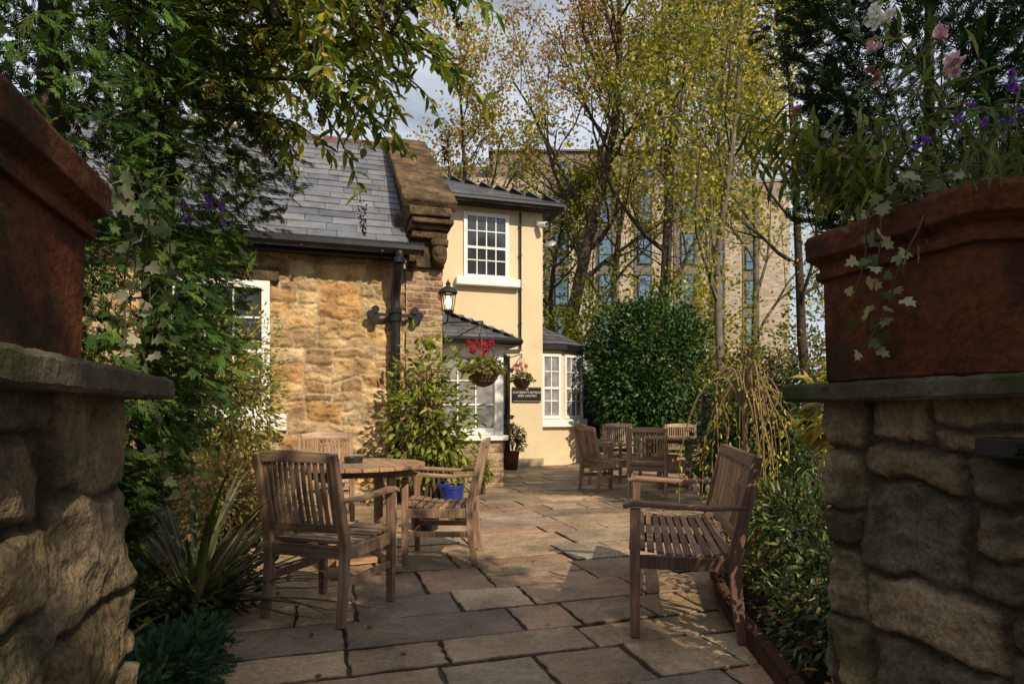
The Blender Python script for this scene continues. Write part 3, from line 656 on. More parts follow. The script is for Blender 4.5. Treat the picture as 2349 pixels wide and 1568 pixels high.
def aw(x0, x1, y0, y1, d):
    m = MB(); f_ = .07
    a0_, a1_, z0, z1 = bx(x0), bx(x1), bz(y1), bz(y0)
    for (p, q, r_, s_) in ((a0_, a0_+f_, z0, z1), (a1_-f_, a1_, z0, z1), (a0_+f_, a1_-f_, z1-f_, z1), (a0_+f_, a1_-f_, z0, z0+f_), (a0_+f_, a1_-f_, z0+(z1-z0)*.3, z0+(z1-z0)*.3+.05)): m.box(p, q, d-.16, d-.08, r_, s_)
    w_ = m.build('window', M['black'], ab); g = MB(); g.box(a0_+.02, a1_-.02, d-.125, d-.09, z0+.02, z1-.02); g.build('pane', M['skyglass'], w_)
for (s0, s1, wx) in ((1250, 1305, 1272), (1368, 1420, 1372), (1455, 1495, 1462), (1545, 1610, 1560)):
    m = MB(); m.box(bx(s0), bx(s1), D-.08, D+.1, 0, bz(409)); m.build('cladding_strip', M['greypanel'], ab)
    for y in (440, 535, 630, 725, 820): aw(wx, wx+32, y, y+72, D)
for wx in (1180, 1285, 1365, 1478, 1572): aw(wx, wx+24, 368, 402, D+.3)
for (s0, s1, wx) in ((1655, 1692, 1660), (1735, 1775, 1740)):
    m = MB(); m.box(bx(s0), bx(s1), D+2.42, D+2.6, 0, bz(426)); m.build('cladding_strip', M['greypanel'], ab)
    for y in (445, 535, 625, 715): aw(wx, wx+28, y, y+66, D+2.5)

# ------------------------------------------------------------------ trees
def tree(label, px, d, height, spread, pal_, nleaf, seed, bark='bark', r0=.16, lean=(0, 0), first=.28, lsz=.115, wts=None, nb=13, name='deciduous_tree', loc=None):
    rr = random.Random(seed); base = Vector(((px-CX)*d/F, d, -.03)) if loc is None else Vector(loc); root = thing(name, label, 'tree', base)
    m = MB(); tw = []
    def grow(p, dr, L, r, lv):
        n = (9, 6, 5, 4)[lv]; pts = [p.copy()]; rad = [r]; dd = dr.normalized()
        for i in range(n):
            j = (.10, .20, .28, .32)[lv]
            dd = (dd+Vector((rr.gauss(0, j), rr.gauss(0, j), rr.gauss(0, j)))+UP*(.03, .13, .10, .02)[lv]).normalized()
            if lv == 0: dd = (dd+Vector((lean[0], lean[1], 1.2))*.12).normalized()
            pts.append(pts[-1]+dd*(L/n)); rad.append(r*(1-(i+1)/n*(.82 if lv == 0 else .75)))
        m.tube(pts, rad, (8, 6, 4, 3)[lv], cap=False)
        if lv >= 2: tw.extend(pts[1:])
        if lv == 3: return
        cnt = (nb, 7, 6)[lv]
        for k in range(cnt):
            f = (first if lv == 0 else .2)+(1-(first if lv == 0 else .2))*(k+rr.random())/cnt; f = min(f, .98)
            i = int(f*n); t = f*n-i; q = pts[i].lerp(pts[i+1], t); rq = rad[i]*(1-t)+rad[i+1]*t; dq = (pts[i+1]-pts[i]).normalized()
            a = rr.random()*6.283; sd = dq.cross(Vector((math.cos(a), math.sin(a), .3))).normalized()
            ang = rr.uniform(.5, 1.05) if lv == 0 else rr.uniform(.45, 1.0)
            nd = dq*math.cos(ang)+sd*math.sin(ang)
            ll = (spread*rr.uniform(.7, 1.15)*(1.15-.6*f), L*rr.uniform(.38, .6), L*rr.uniform(.4, .65))[lv]
            grow(q, nd, ll, max(rq*rr.uniform(.45, .62), .008), lv+1)
    grow(Vector((0, 0, 0)), Vector((lean[0]*.5, lean[1]*.5, 1)), height, r0, 0)
    m.build('trunk', M[bark], root, smooth=True)
    T = np.array([tuple(v) for v in tw]); dens = rng.uniform(0, 1, len(T))**2.2; dens /= dens.sum()
    i = rng.choice(len(T), nleaf, p=dens); Q = T[i]+rng.normal(size=(nleaf, 3))*.17
    c = MB(); Dd = unit(nleaf)+np.array([0, 0, -.6]); c.leaves(Q, Dd, unit(nleaf), lsz*rng.uniform(.6, 1.3, nleaf), lsz*.75*rng.uniform(.6, 1.2, nleaf), pal(nleaf, pal_, .3, wts), T_DIA)
    c.build('crown', M['leaf'], root); return root
YG = [(.30, .30, .04), (.39, .34, .045), (.17, .22, .03), (.44, .35, .04), (.11, .16, .026)]
OR = [(.40, .19, .035), (.31, .14, .032), (.43, .26, .045), (.21, .17, .032), (.37, .30, .05)]
GR = [(.11, .17, .022), (.16, .21, .027), (.28, .28, .038), (.08, .12, .018), (.35, .30, .042)]
GO = [(.49, .37, .042), (.42, .35, .05), (.53, .44, .075), (.28, .29, .038)]
tree('spreading tree with rust brown autumn leaves rising behind the cream house roof', 1300, 19, 16, 6.2, OR, 14000, 3, r0=.26, lean=(-.05, 0), first=.3, nb=16)
tree('dark trunked tree with heavy forking limbs at the middle of the apartment block', 1508, 16.5, 15, 4.6, YG, 11500, 8, r0=.2, lean=(-.02, 0), first=.30)
tree('slender pale trunked tree with yellow green leaves, right of the dark forking tree', 1640, 15.5, 15, 3.6, GO+GR, 9000, 14, bark='palebark', r0=.12, lean=(.04, 0), first=.20)
tree('thin gold leaved tree standing before the right wing of the apartment block', 1735, 19, 15.5, 4.2, GO+YG, 9500, 21, bark='palebark', r0=.13, first=.20)
tree('green leaved tree close to the right corner of the cream house', 1290, 20.5, 9.0, 3.4, GR, 7500, 30, r0=.16, first=.2, lsz=.14)
tree('yellow green tree rising behind the stone cottage roof', 690, 15, 10.5, 4.0, YG, 10500, 37, r0=.15, first=.3)
tree('tall sparse tree with yellow leaves between the dark forking tree and the rust brown tree', 1410, 22, 17.5, 4.8, GO+YG, 9000, 45, bark='palebark', r0=.15, first=.22, lsz=.13)
tree('tall tree with dull gold leaves at right, half hidden by the dark conifer', 1850, 17, 14, 4.2, GO+YG, 9000, 52, r0=.15, first=.22)
tree('distant olive leaved tree filling the gap left of the apartment block', 1020, 27, 17, 6, OR+YG, 6500, 60, r0=.2, first=.3, lsz=.17)
tree('broad unseen tree added behind the viewer to shade the gate', 0, 0, 4.8, 1.75, GR, 7500, 71, r0=.12, first=.3, lsz=.16, nb=13, loc=(3.05, -3.0, -.03))  # out of view, added to shade the gate and near paving

# ------------------------------------------------------------------ bushes and plants
def bush(name, label, cat, c, rad, n, L, W, pal_, T=T_LEAF, mat='leaf', lumps=14, droop=.2, stems=6, up=0.0, group=None, wts=None, dome=False):
    c = Vector(c); rad = np.array(rad); root = thing(name, label, cat, (c.x, c.y, 0), 0, group)
    lc = unit(lumps)*rng.uniform(.3, .72, (lumps, 1)); lr = rng.uniform(.32, .55, lumps)
    if dome: lc = unit(lumps)*rng.uniform(.58, .76, (lumps, 1)); lr = rng.uniform(.22, .36, lumps)
    i = rng.integers(0, lumps, n); dr = unit(n); q = rng.uniform(.55, 1.05, n)**.6
    Q = (lc[i]+dr*(lr[i]*q)[:, None]); rn = np.linalg.norm(Q, axis=1); out = Q/(rn[:, None]+1e-6)
    Q = Q*rad+np.array([0, 0, c.z]); ok = Q[:, 2] > .02; Q = Q[ok]; out = out[ok]; dr = dr[ok]; rn = rn[ok]; n = len(Q)
    Dd = out*.5+dr*.6+unit(n)*.6+np.array([0, 0, up-droop]); N = dr*.6+unit(n)*.6+np.array([0, 0, .7])
    C = pal(n, pal_, .25, wts)*(.6+.5*np.clip(rn, 0, 1))[:, None]  # inner leaves tinted darker, shade put into the leaf colour
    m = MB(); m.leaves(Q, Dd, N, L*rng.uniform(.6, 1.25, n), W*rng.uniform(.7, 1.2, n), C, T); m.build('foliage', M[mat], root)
    m = MB()
    for k in range(stems):
        e = lc[k % lumps]*rad+np.array([0, 0, c.z]); s_ = Vector((rnd.uniform(-.1, .1), rnd.uniform(-.1, .1), .0)); e = Vector(e)
        m.tube(spline([s_, s_.lerp(e, .5)+Vector((rnd.gauss(0, .05), rnd.gauss(0, .05), .05)), e], 4), [.02*(1-j/9*.7) for j in range(9)], 5)
    m.build('stem', M['stem'], root); return root
LG = [(.026, .068, .013), (.038, .092, .016), (.055, .12, .022), (.018, .048, .010)]
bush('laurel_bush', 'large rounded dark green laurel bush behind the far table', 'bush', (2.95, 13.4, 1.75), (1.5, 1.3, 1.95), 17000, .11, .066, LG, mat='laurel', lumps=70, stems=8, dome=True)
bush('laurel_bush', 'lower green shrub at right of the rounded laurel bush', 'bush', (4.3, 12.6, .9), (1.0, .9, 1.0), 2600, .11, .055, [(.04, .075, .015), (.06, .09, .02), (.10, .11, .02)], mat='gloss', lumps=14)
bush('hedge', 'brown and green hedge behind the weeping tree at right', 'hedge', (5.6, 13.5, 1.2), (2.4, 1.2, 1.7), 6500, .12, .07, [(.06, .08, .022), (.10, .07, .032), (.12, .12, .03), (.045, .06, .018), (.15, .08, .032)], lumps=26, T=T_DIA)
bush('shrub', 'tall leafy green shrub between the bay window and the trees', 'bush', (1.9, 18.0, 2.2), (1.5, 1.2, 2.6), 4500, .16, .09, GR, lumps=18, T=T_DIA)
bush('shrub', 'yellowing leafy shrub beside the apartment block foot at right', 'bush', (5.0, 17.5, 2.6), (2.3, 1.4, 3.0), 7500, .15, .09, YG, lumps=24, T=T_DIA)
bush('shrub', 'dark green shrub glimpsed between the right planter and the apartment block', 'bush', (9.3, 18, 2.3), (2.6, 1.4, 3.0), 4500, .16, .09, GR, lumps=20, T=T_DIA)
bush('hedge', 'tall unseen hedge added behind the viewer to block sky light', 'hedge', (.3, -3.8, 1.5), (5.5, .8, 1.9), 4000, .26, .15, [(.03, .06, .012)], lumps=40, T=T_DIA)  # unseen hedge, added to cut sky light on the pillars and pots
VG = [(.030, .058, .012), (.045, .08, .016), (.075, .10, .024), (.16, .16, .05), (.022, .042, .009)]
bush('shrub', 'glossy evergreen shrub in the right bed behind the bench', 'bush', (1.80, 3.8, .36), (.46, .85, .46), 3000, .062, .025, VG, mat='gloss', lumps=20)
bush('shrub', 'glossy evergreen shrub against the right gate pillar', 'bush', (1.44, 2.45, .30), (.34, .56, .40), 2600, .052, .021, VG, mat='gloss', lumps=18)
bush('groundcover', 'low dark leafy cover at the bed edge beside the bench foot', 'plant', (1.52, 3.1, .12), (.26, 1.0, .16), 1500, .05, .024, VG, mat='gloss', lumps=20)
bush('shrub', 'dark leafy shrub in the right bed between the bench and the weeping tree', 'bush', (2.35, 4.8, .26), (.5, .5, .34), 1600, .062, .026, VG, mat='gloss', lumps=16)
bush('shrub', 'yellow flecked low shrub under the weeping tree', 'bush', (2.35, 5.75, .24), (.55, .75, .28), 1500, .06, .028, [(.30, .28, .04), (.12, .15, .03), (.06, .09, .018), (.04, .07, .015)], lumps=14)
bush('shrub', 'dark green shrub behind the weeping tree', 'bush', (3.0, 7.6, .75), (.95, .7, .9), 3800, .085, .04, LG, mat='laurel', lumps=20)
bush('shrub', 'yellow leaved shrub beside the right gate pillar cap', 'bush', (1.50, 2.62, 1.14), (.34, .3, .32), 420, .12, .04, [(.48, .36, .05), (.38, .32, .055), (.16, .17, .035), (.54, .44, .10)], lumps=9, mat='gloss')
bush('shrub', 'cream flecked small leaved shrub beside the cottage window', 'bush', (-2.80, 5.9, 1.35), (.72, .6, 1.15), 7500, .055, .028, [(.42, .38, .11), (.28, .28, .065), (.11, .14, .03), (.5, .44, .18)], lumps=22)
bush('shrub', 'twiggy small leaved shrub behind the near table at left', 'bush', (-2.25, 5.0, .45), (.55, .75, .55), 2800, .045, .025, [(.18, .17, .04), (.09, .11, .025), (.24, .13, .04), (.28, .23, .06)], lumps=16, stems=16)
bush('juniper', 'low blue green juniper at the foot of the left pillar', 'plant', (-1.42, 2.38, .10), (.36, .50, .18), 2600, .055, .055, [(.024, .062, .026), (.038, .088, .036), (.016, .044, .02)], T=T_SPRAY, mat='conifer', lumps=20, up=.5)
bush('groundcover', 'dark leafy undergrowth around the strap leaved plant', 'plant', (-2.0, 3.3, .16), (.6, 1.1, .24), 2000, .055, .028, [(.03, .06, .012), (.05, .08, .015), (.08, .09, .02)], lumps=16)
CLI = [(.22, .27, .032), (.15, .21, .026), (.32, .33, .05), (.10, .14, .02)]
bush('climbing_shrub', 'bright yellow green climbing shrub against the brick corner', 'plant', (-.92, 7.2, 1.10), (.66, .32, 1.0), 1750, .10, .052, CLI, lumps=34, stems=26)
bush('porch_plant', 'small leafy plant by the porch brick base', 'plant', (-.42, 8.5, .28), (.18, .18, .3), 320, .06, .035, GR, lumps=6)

# phormium
ph = thing('phormium', 'spiky strap leaved plant in the left bed by the near chair', 'plant', (-1.72, 3.40, .05))
m = MB()
for i in range(100):
    a = rnd.random()*6.283; L_ = rnd.uniform(.65, 1.15); el = rnd.uniform(.2, 1.25); dx = Vector((math.cos(a), math.sin(a), 0)); pts = []
    p = dx*rnd.uniform(0, .07)+Vector((0, 0, 0)); e_ = el; n = 8
    for k in range(n+1):
        pts.append(p.copy()); p = p+(dx*math.cos(e_)+UP*math.sin(e_))*(L_/n); e_ -= rnd.uniform(.03, .15)
        if p.z < .02: p.z = .02
    g = rnd.choice([(.05, .065, .022), (.075, .09, .03), (.035, .048, .018), (.14, .14, .055), (.09, .075, .035)]); V = []; Fc = []; sd = Vector((-dx.y, dx.x, 0))
    for k, q in enumerate(pts):
        w_ = .016*(1-(k/n)**2.2)+.001; V += [q-sd*w_+UP*w_*.4, q, q+sd*w_+UP*w_*.4]
    for k in range(n): Fc += [(3*k, 3*k+1, 3*k+4, 3*k+3), (3*k+1, 3*k+2, 3*k+5, 3*k+4)]
    m.add(V, Fc, g)
m.build('foliage', M['gloss'], ph)

# conifers
def conifer(label, c, h, rf_, n, L, pal_, z0, up, droop, name='conifer_tree'):
    root = thing(name, label, 'tree', (c[0], c[1], 0)); m = MB(); m.tube([(0, 0, 0), (0, 0, h*.9)], [.09, .02], 8); m.build('trunk', M['bark'], root)
    z = rng.uniform(z0, h, n); a = rng.uniform(0, 2*np.pi, n); lump = 1+.17*np.sin(3*a+z*2.3)+.12*np.sin(5*a-z*3.7+1)+.1*np.sin(9*a+z*7)
    r = np.array([rf_(v) for v in z])*lump*rng.uniform(.3, 1, n)**.45
    o = np.stack([np.cos(a), np.sin(a), np.zeros(n)], 1); Q = o*r[:, None]+np.stack([np.zeros(n), np.zeros(n), z], 1)
    Dd = o+rng.normal(size=(n, 3))*.5+np.array([0, 0, up]); N = np.array([0, 0, 1.0])+o*droop+rng.normal(size=(n, 3))*.5
    C = pal(n, pal_, .35)*(.35+.7*(r/np.maximum(.05, np.array([rf_(v) for v in z])*lump)))[:, None]  # sprays coloured darker near the trunk, painting the crown's inner shade
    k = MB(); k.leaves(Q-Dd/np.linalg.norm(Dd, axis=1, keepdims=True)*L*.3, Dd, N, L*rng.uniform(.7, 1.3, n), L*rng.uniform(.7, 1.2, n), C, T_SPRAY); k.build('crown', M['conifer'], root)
    return root
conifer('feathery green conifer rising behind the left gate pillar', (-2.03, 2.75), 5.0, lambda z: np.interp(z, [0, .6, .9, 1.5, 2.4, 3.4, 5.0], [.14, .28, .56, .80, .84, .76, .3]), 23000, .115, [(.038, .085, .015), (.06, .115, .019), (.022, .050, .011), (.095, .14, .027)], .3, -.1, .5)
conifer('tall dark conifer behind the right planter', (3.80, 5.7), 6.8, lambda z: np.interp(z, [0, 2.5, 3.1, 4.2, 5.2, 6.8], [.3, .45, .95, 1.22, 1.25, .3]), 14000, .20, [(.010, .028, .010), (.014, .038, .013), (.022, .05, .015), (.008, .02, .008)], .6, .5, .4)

# buddleia over the top left
bd = thing('buddleia_shrub', 'overhanging shrub with long drooping leaves and brown seed heads, top left', 'bush', (-2.05, 3.4, .05))
ob = Vector((-2.05, 3.4, .05)); ST = [
    [P(300, 80, 3.2), P(600, -10, 2.95), P(850, -30, 2.75), P(1040, -90, 2.6)],
    [P(330, 120, 3.2), P(620, 60, 2.9), P(850, 60, 2.7), P(1010, 150, 2.6)],
    [P(360, 180, 3.2), P(600, 180, 2.95), P(760, 200, 2.8), P(880, 290, 2.7)],
    [P(330, 20, 3.2), P(620, -130, 2.9), P(850, -120, 2.6), P(1000, -20, 2.4)],
    [P(420, 60, 3.5), P(680, 20, 3.3), P(880, 10, 3.1), P(970, 120, 3.0)],
    [P(300, -20, 3.0), P(500, -120, 2.6), P(680, -40, 2.3), P(760, 30, 2.2)],
    [P(420, 140, 3.6), P(600, 120, 3.5), P(800, 140, 3.4), P(900, 240, 3.3)],
    [P(300, -100, 3.1), P(560, -70, 2.8), P(760, 0, 2.6), P(900, 60, 2.5)],
    [P(380, 140, 3.4), P(560, 130, 3.2), P(720, 110, 3.0), P(930, 100, 2.9)],
    [P(380, 220, 3.5), P(480, 250, 3.3), P(590, 260, 3.1), P(680, 310, 3.0)]]
m = MB(); LPn = []; LD = []; fh = []
def leafy(pts, r0, sp, start):
    m.tube([p-ob for p in pts], [r0*(1-.8*i/len(pts)) for i in range(len(pts))], 5)
    acc = 0
    for i in range(1, len(pts)):
        acc += (pts[i]-pts[i-1]).length
        if i > start and acc > sp:
            acc = 0; d = (pts[i]-pts[i-1]).normalized(); sd = d.cross(Vector((rnd.gauss(0, .4), rnd.gauss(0, .4), 1))).normalized()
            for s_ in (-1, 1):
                LPn.append(pts[i]-ob); LD.append(d*.5+sd*(s_*.75)+Vector((rnd.gauss(0, .3), rnd.gauss(0, .3), -.32+rnd.gauss(0, .32))))
for st in ST:
    pts = spline([ob, ob.lerp(st[0], .5)+Vector((.0, .1, .2))]+st, 12); leafy(pts, .016, .030, 22)
    for k in range(19):
        i = rnd.randrange(20, len(pts)-2); p = pts[i]; d = (pts[i+1]-p).normalized(); e = p+d*rnd.uniform(.14, .38)+Vector((rnd.gauss(0, .12), rnd.gauss(0, .2), rnd.uniform(-.14, .15)))
        sp = spline([p, p.lerp(e, .5)+UP*.05, e], 6); leafy(sp, .006, .027, 1)
        if rnd.random() < .42: fh.append((sp[-1]-ob, (sp[-1]-sp[-3]).normalized()))
for q in ([P(720, 220, 2.85), P(780, 320, 2.8), P(815, 400, 2.75), P(830, 470, 2.75)], [P(900, 150, 2.7), P(980, 220, 2.65), P(1020, 300, 2.6)]):
    sp = spline(q, 8); leafy(sp, .005, .05, 1); fh.append((sp[-1]-ob, Vector((.1, 0, -1))))
m.build('stem', M['stem'], bd)
n = len(LPn); m = MB(); N = unit(n)*.5+np.array([0, -.2, .8])
m.leaves(np.array([tuple(v) for v in LPn]), np.array([tuple(v) for v in LD]), N, .083*rng.uniform(.55, 1.25, n), .034*rng.uniform(.7, 1.3, n),
         pal(n, [(.10, .16, .025), (.15, .21, .033), (.36, .33, .05), (.22, .25, .042), (.06, .10, .018), (.44, .37, .065)], .25, [.25, .25, .14, .18, .12, .06]), T_LEAF); m.build('foliage', M['leaf'], bd)
for p, d in fh[-50:]:
    m = MB(); k = 120; t = rng.uniform(0, 1, k); e = np.array((d+Vector((0, 0, -.5))).normalized()); Q = np.array(p)+e*(t*.13)[:, None]+unit(k)*(.022*(1-t*.7))[:, None]
    m.leaves(Q, unit(k), unit(k), .012, .01, pal(k, [(.05, .032, .016), (.08, .05, .025), (.035, .025, .014)], .3), T_DIA); m.build('seed_head', M['petal'], bd)

# weeping tree
wp = thing('weeping_tree', 'small weeping tree with arching bare branches and yellow leaves', 'tree', (2.40, 6.35, .05))
m = MB(); tp = Vector((-.05, 0, 1.22)); m.tube(spline([(0.03, 0, 0), (-.02, .02, .7), tp], 6), .024, 8)
pp = []; bd_ = MB()
for i in range(36):
    a = rnd.random()*6.283; r = rnd.uniform(.12, .68); o_ = Vector((math.cos(a), math.sin(a), 0)); zt = rnd.uniform(1.28, 1.54); ze = rnd.uniform(.10, .9)
    j1 = Vector((rnd.gauss(0, .05), rnd.gauss(0, .05), 0)); j2 = Vector((rnd.gauss(0, .08), rnd.gauss(0, .08), 0))
    pts = spline([tp-UP*rnd.uniform(0, .2), o_*(r*.4)+UP*zt+j1*.5, o_*(r*.85)+UP*(zt-rnd.uniform(.1, .25))+j1, o_*r*rnd.uniform(1, 1.15)+UP*((zt+ze)/2-.1)+j2, o_*r*rnd.uniform(.95, 1.25)+UP*ze+j2*1.3], 6)
    m.tube(pts, [.0105*(1-.65*j/len(pts)) for j in range(len(pts))], 4, (1, 1, 1))
    for q in pts[9:]:
        if rnd.random() < .85: pp.append(q+Vector((rnd.gauss(0, .03), rnd.gauss(0, .03), rnd.gauss(0, .03))))
        if q.z < .75: pp.append(q+Vector((rnd.gauss(0, .05), rnd.gauss(0, .05), rnd.gauss(0, .05))))
m.build('trunk', M['twig'], wp); n = len(pp)
bd_.leaves(np.array([tuple(v) for v in pp]), unit(n)*.6+np.array([0, 0, -.8]), unit(n), .058*rng.uniform(.6, 1.3, n), .024, pal(n, [(.50, .42, .05), (.35, .36, .045), (.54, .45, .065), (.20, .23, .035)], .25), T_LEAF); bd_.build('crown', M['leaf'], wp)

# trellis
tr = thing('trellis', 'dark diamond lattice trellis panel behind the weeping tree', 'trellis', (3.4, 8.6, .1), R(8))
m = MB()
for i in range(-8, 20):
    x = -.8+i*.12
    for s_ in (1, -1):
        x0, z0, x1, z1 = x, .0, x+s_*1.2, 1.2
        dx = x1-x0; ta, tb = sorted(((-.8-x0)/dx, (.8-x0)/dx)); t0 = max(0, ta); t1 = min(1, tb)
        if t1-t0 > .05: m.bar((x0+dx*t0, .012*s_, 1.2*t0), (x0+dx*t1, .012*s_, 1.2*t1), .02, .018, side=(0, 1, 0))
m.build('lattice', M['iron'], tr)
m = MB(); m.box(-.84, -.80, -.03, .03, -.1, 1.26); m.box(.80, .84, -.03, .03, -.1, 1.26); m.box(-.80, .80, -.025, .025, 1.2, 1.24); m.build('frame', M['iron'], tr)

# ------------------------------------------------------------------ right planter flowers, ivy
def stemmed(root, paths, lsp, L, W, pl, start=2, mat='leaf', r=.003):
    m = MB(); Q = []; Dd = []
    for pts in paths:
        pts = spline(pts, 8); m.tube(pts, [r*(1-.6*i/len(pts)) for i in range(len(pts))], 4); acc = 0
        for i in range(1, len(pts)):
            acc += (pts[i]-pts[i-1]).length
            if i >= start and acc > lsp:
                acc = 0; d = (pts[i]-pts[i-1]).normalized(); a = rnd.random()*6.28; sd = d.cross(Vector((math.cos(a), math.sin(a), .2))).normalized()
                for s_ in (1, -1): Q.append(tuple(pts[i])); Dd.append(tuple(d*.35+sd*s_*.8+Vector((rnd.gauss(0, .2), rnd.gauss(0, .2), -.25))))
    m.build('stem', M['stem'], root); n = len(Q); m = MB()
    m.leaves(np.array(Q), np.array(Dd), unit(n)*.5+np.array([0, 0, .8]), L*rng.uniform(.6, 1.3, n), W*rng.uniform(.7, 1.2, n), pal(n, pl, .25), T_LEAF); m.build('foliage', M[mat], root)
def flower(root, c, size, cols, name='flower'):
    m = MB(); k = 14; d = unit(k)*.9+np.array([0, -.4, .2])
    m.leaves(np.tile(np.array(c), (k, 1))+unit(k)*size*.25, d, unit(k), size*rng.uniform(.6, 1.0, k), size*.95, pal(k, cols, .15), T_LEAF); m.build(name, M['petal'], root)
rb = Vector((RPOT.x, RPOT.y, 1.50))
sn = thing('snapdragon', 'tall pink and white flowering stems growing in the right planter', 'plant', rb)
def rel(px, py, d): return P(px, py, d)-rb
tips = [(2010, 30, 1.42), (2160, 70, 1.35), (2000, 110, 1.45), (2190, 145, 1.30), (1995, 175, 1.45), (1828, 270, 1.55), (2060, 90, 1.3), (2100, 200, 1.3), (2250, 120, 1.25), (1900, 330, 1.5)]
paths = []
for (x, y, d) in tips:
    e = rel(x, y, d); s_ = Vector((rnd.uniform(-.15, .05), rnd.uniform(-.1, .15), 0)); paths.append([s_, s_.lerp(e, .35)+UP*.05, s_.lerp(e, .7)+UP*.04, e])
for i in range(16):
    e = rel(rnd.uniform(1960, 2330), rnd.uniform(220, 430), rnd.uniform(1.2, 1.5)); s_ = Vector((rnd.uniform(-.2, .1), rnd.uniform(-.15, .15), 0)); paths.append([s_, s_.lerp(e, .5)+UP*.03, e])
stemmed(sn, paths, .028, .055, .013, [(.09, .135, .03), (.13, .18, .042), (.06, .09, .023), (.21, .21, .055)], 3)
PK = [(.78, .48, .51), (.84, .60, .61), (.72, .40, .44)]; WHT = [(.82, .80, .74), (.84, .82, .68)]
for (x, y, d, cs, z) in ((2003, 45, 1.42, WHT, .028), (2035, 38, 1.42, WHT, .024), (2008, 20, 1.42, WHT, .021), (2158, 78, 1.35, PK, .024), (2005, 112, 1.45, PK, .022), (2182, 140, 1.30, PK, .025), (2192, 165, 1.30, [(.76, .54, .56)], .020), (2000, 165, 1.45, [(.38, .21, .12)], .019), (2010, 180, 1.45, [(.42, .25, .15)], .017), (1828, 262, 1.55, [(.45, .10, .16)], .018)):
    flower(sn, rel(x, y, d), z, cs)
vr = rb+E1*.08
ve = thing('verbena', 'small purple flowers at the right edge of the right planter', 'plant', vr)
paths = []; fl = []
for (x, y, d) in ((2240, 265, 1.25), (2215, 290, 1.28), (2250, 285, 1.22), (2310, 190, 1.2), (2335, 200, 1.2), (2130, 330, 1.3), (2320, 270, 1.2)):
    e = P(x, y, d)-vr; s_ = Vector((rnd.uniform(-.1, .1), rnd.uniform(-.1, .1), 0)); paths.append([s_, s_.lerp(e, .5)+UP*.03, e]); fl.append(e)
for i in range(12):
    e = P(rnd.uniform(2150, 2349), rnd.uniform(230, 420), rnd.uniform(1.05, 1.35))-vr; paths.append([Vector((rnd.uniform(-.1, .1), rnd.uniform(-.1, .1), 0)), e*.5+UP*.02, e])
stemmed(ve, paths, .022, .035, .008, [(.06, .10, .025), (.10, .13, .04)], 2, r=.002)
for e in fl:
    for k in range(3): flower(ve, e+Vector((rnd.gauss(0, .012), rnd.gauss(0, .012), rnd.gauss(0, .01))), .009, [(.28, .09, .55), (.36, .15, .62), (.23, .06, .46)])
hr = rb-E1*.1
hb = thing('leafy_herb', 'leafy green stems leaning left out of the right planter', 'plant', hr)
paths = []
for (x, y, d) in ((1660, 250, 1.75), (1700, 300, 1.75), (1720, 360, 1.7), (1760, 330, 1.7), (1780, 400, 1.65), (1830, 350, 1.65), (1850, 420, 1.6), (1900, 390, 1.6), (1930, 440, 1.55), (1870, 460, 1.6), (1740, 420, 1.7), (1960, 380, 1.5),
                  (1800, 300, 1.65), (1880, 340, 1.6), (1930, 370, 1.55), (1980, 430, 1.5), (1960, 470, 1.5), (1820, 440, 1.6), (1780, 360, 1.7)):
    e = P(x, y, d)-hr; s_ = Vector((rnd.uniform(-.12, .05), rnd.uniform(-.05, .15), 0)); paths.append([s_, s_.lerp(e, .4)+UP*.07, s_.lerp(e, .75)+UP*.05, e])
stemmed(hb, paths, .020, .062, .018, [(.11, .15, .027), (.17, .20, .035), (.065, .09, .02), (.28, .26, .05)], 8)
def ivy(label, origin, paths, sz):
    root = thing('ivy', label, 'plant', origin); m = MB(); Q = []; Dd = []; Nn = []
    for pts in paths:
        pts = [p-Vector(origin) for p in spline(pts, 10)]; m.tube(pts, .002, 4); acc = 0
        for i in range(1, len(pts)):
            acc += (pts[i]-pts[i-1]).length
            if acc > sz*.55:
                acc = 0
                Q.append(tuple(pts[i]+Vector((rnd.gauss(0, .016), rnd.gauss(0, .014), rnd.gauss(0, .008))))); Dd.append((rnd.gauss(0, .8), rnd.gauss(0, .5), -.6)); Nn.append((rnd.gauss(0, .6), -1, rnd.gauss(.3, .5)))
    m.build('stem', M['stem'], root); n = len(Q); m = MB()
    m.leaves(np.array(Q), np.array(Dd), np.array(Nn), sz*rng.uniform(.5, 1.25, n), sz*rng.uniform(.7, 1.2, n), pal(n, [(.22, .25, .15), (.11, .15, .065), (.40, .40, .28), (.07, .10, .04)], .25), T_IVY); m.build('foliage', M['leaf'], root)
ivy('variegated ivy trailing over the rim of the right planter', (RPOT.x-.25, RPOT.y, 1.55),
    [[P(2180, 410, 1.30), P(2120, 440, 1.30), P(2030, 480, 1.33), P(2020, 560, 1.33), P(2000, 680, 1.36), P(1985, 780, 1.40)],
     [P(2200, 400, 1.28), P(2140, 450, 1.27), P(2110, 520, 1.27), P(2060, 620, 1.30), P(2030, 720, 1.33), P(1960, 830, 1.4)],
     [P(2250, 380, 1.22), P(2190, 400, 1.26), P(2110, 400, 1.31), P(2050, 430, 1.34)], [P(2300, 385, 1.2), P(2220, 380, 1.25), P(2150, 380, 1.3)], [P(2140, 400, 1.3), P(2070, 420, 1.33), P(1990, 470, 1.37)],
     [P(2080, 420, 1.35), P(2040, 440, 1.36), P(1990, 500, 1.37), P(1985, 590, 1.38), P(1960, 680, 1.4)]], .034)
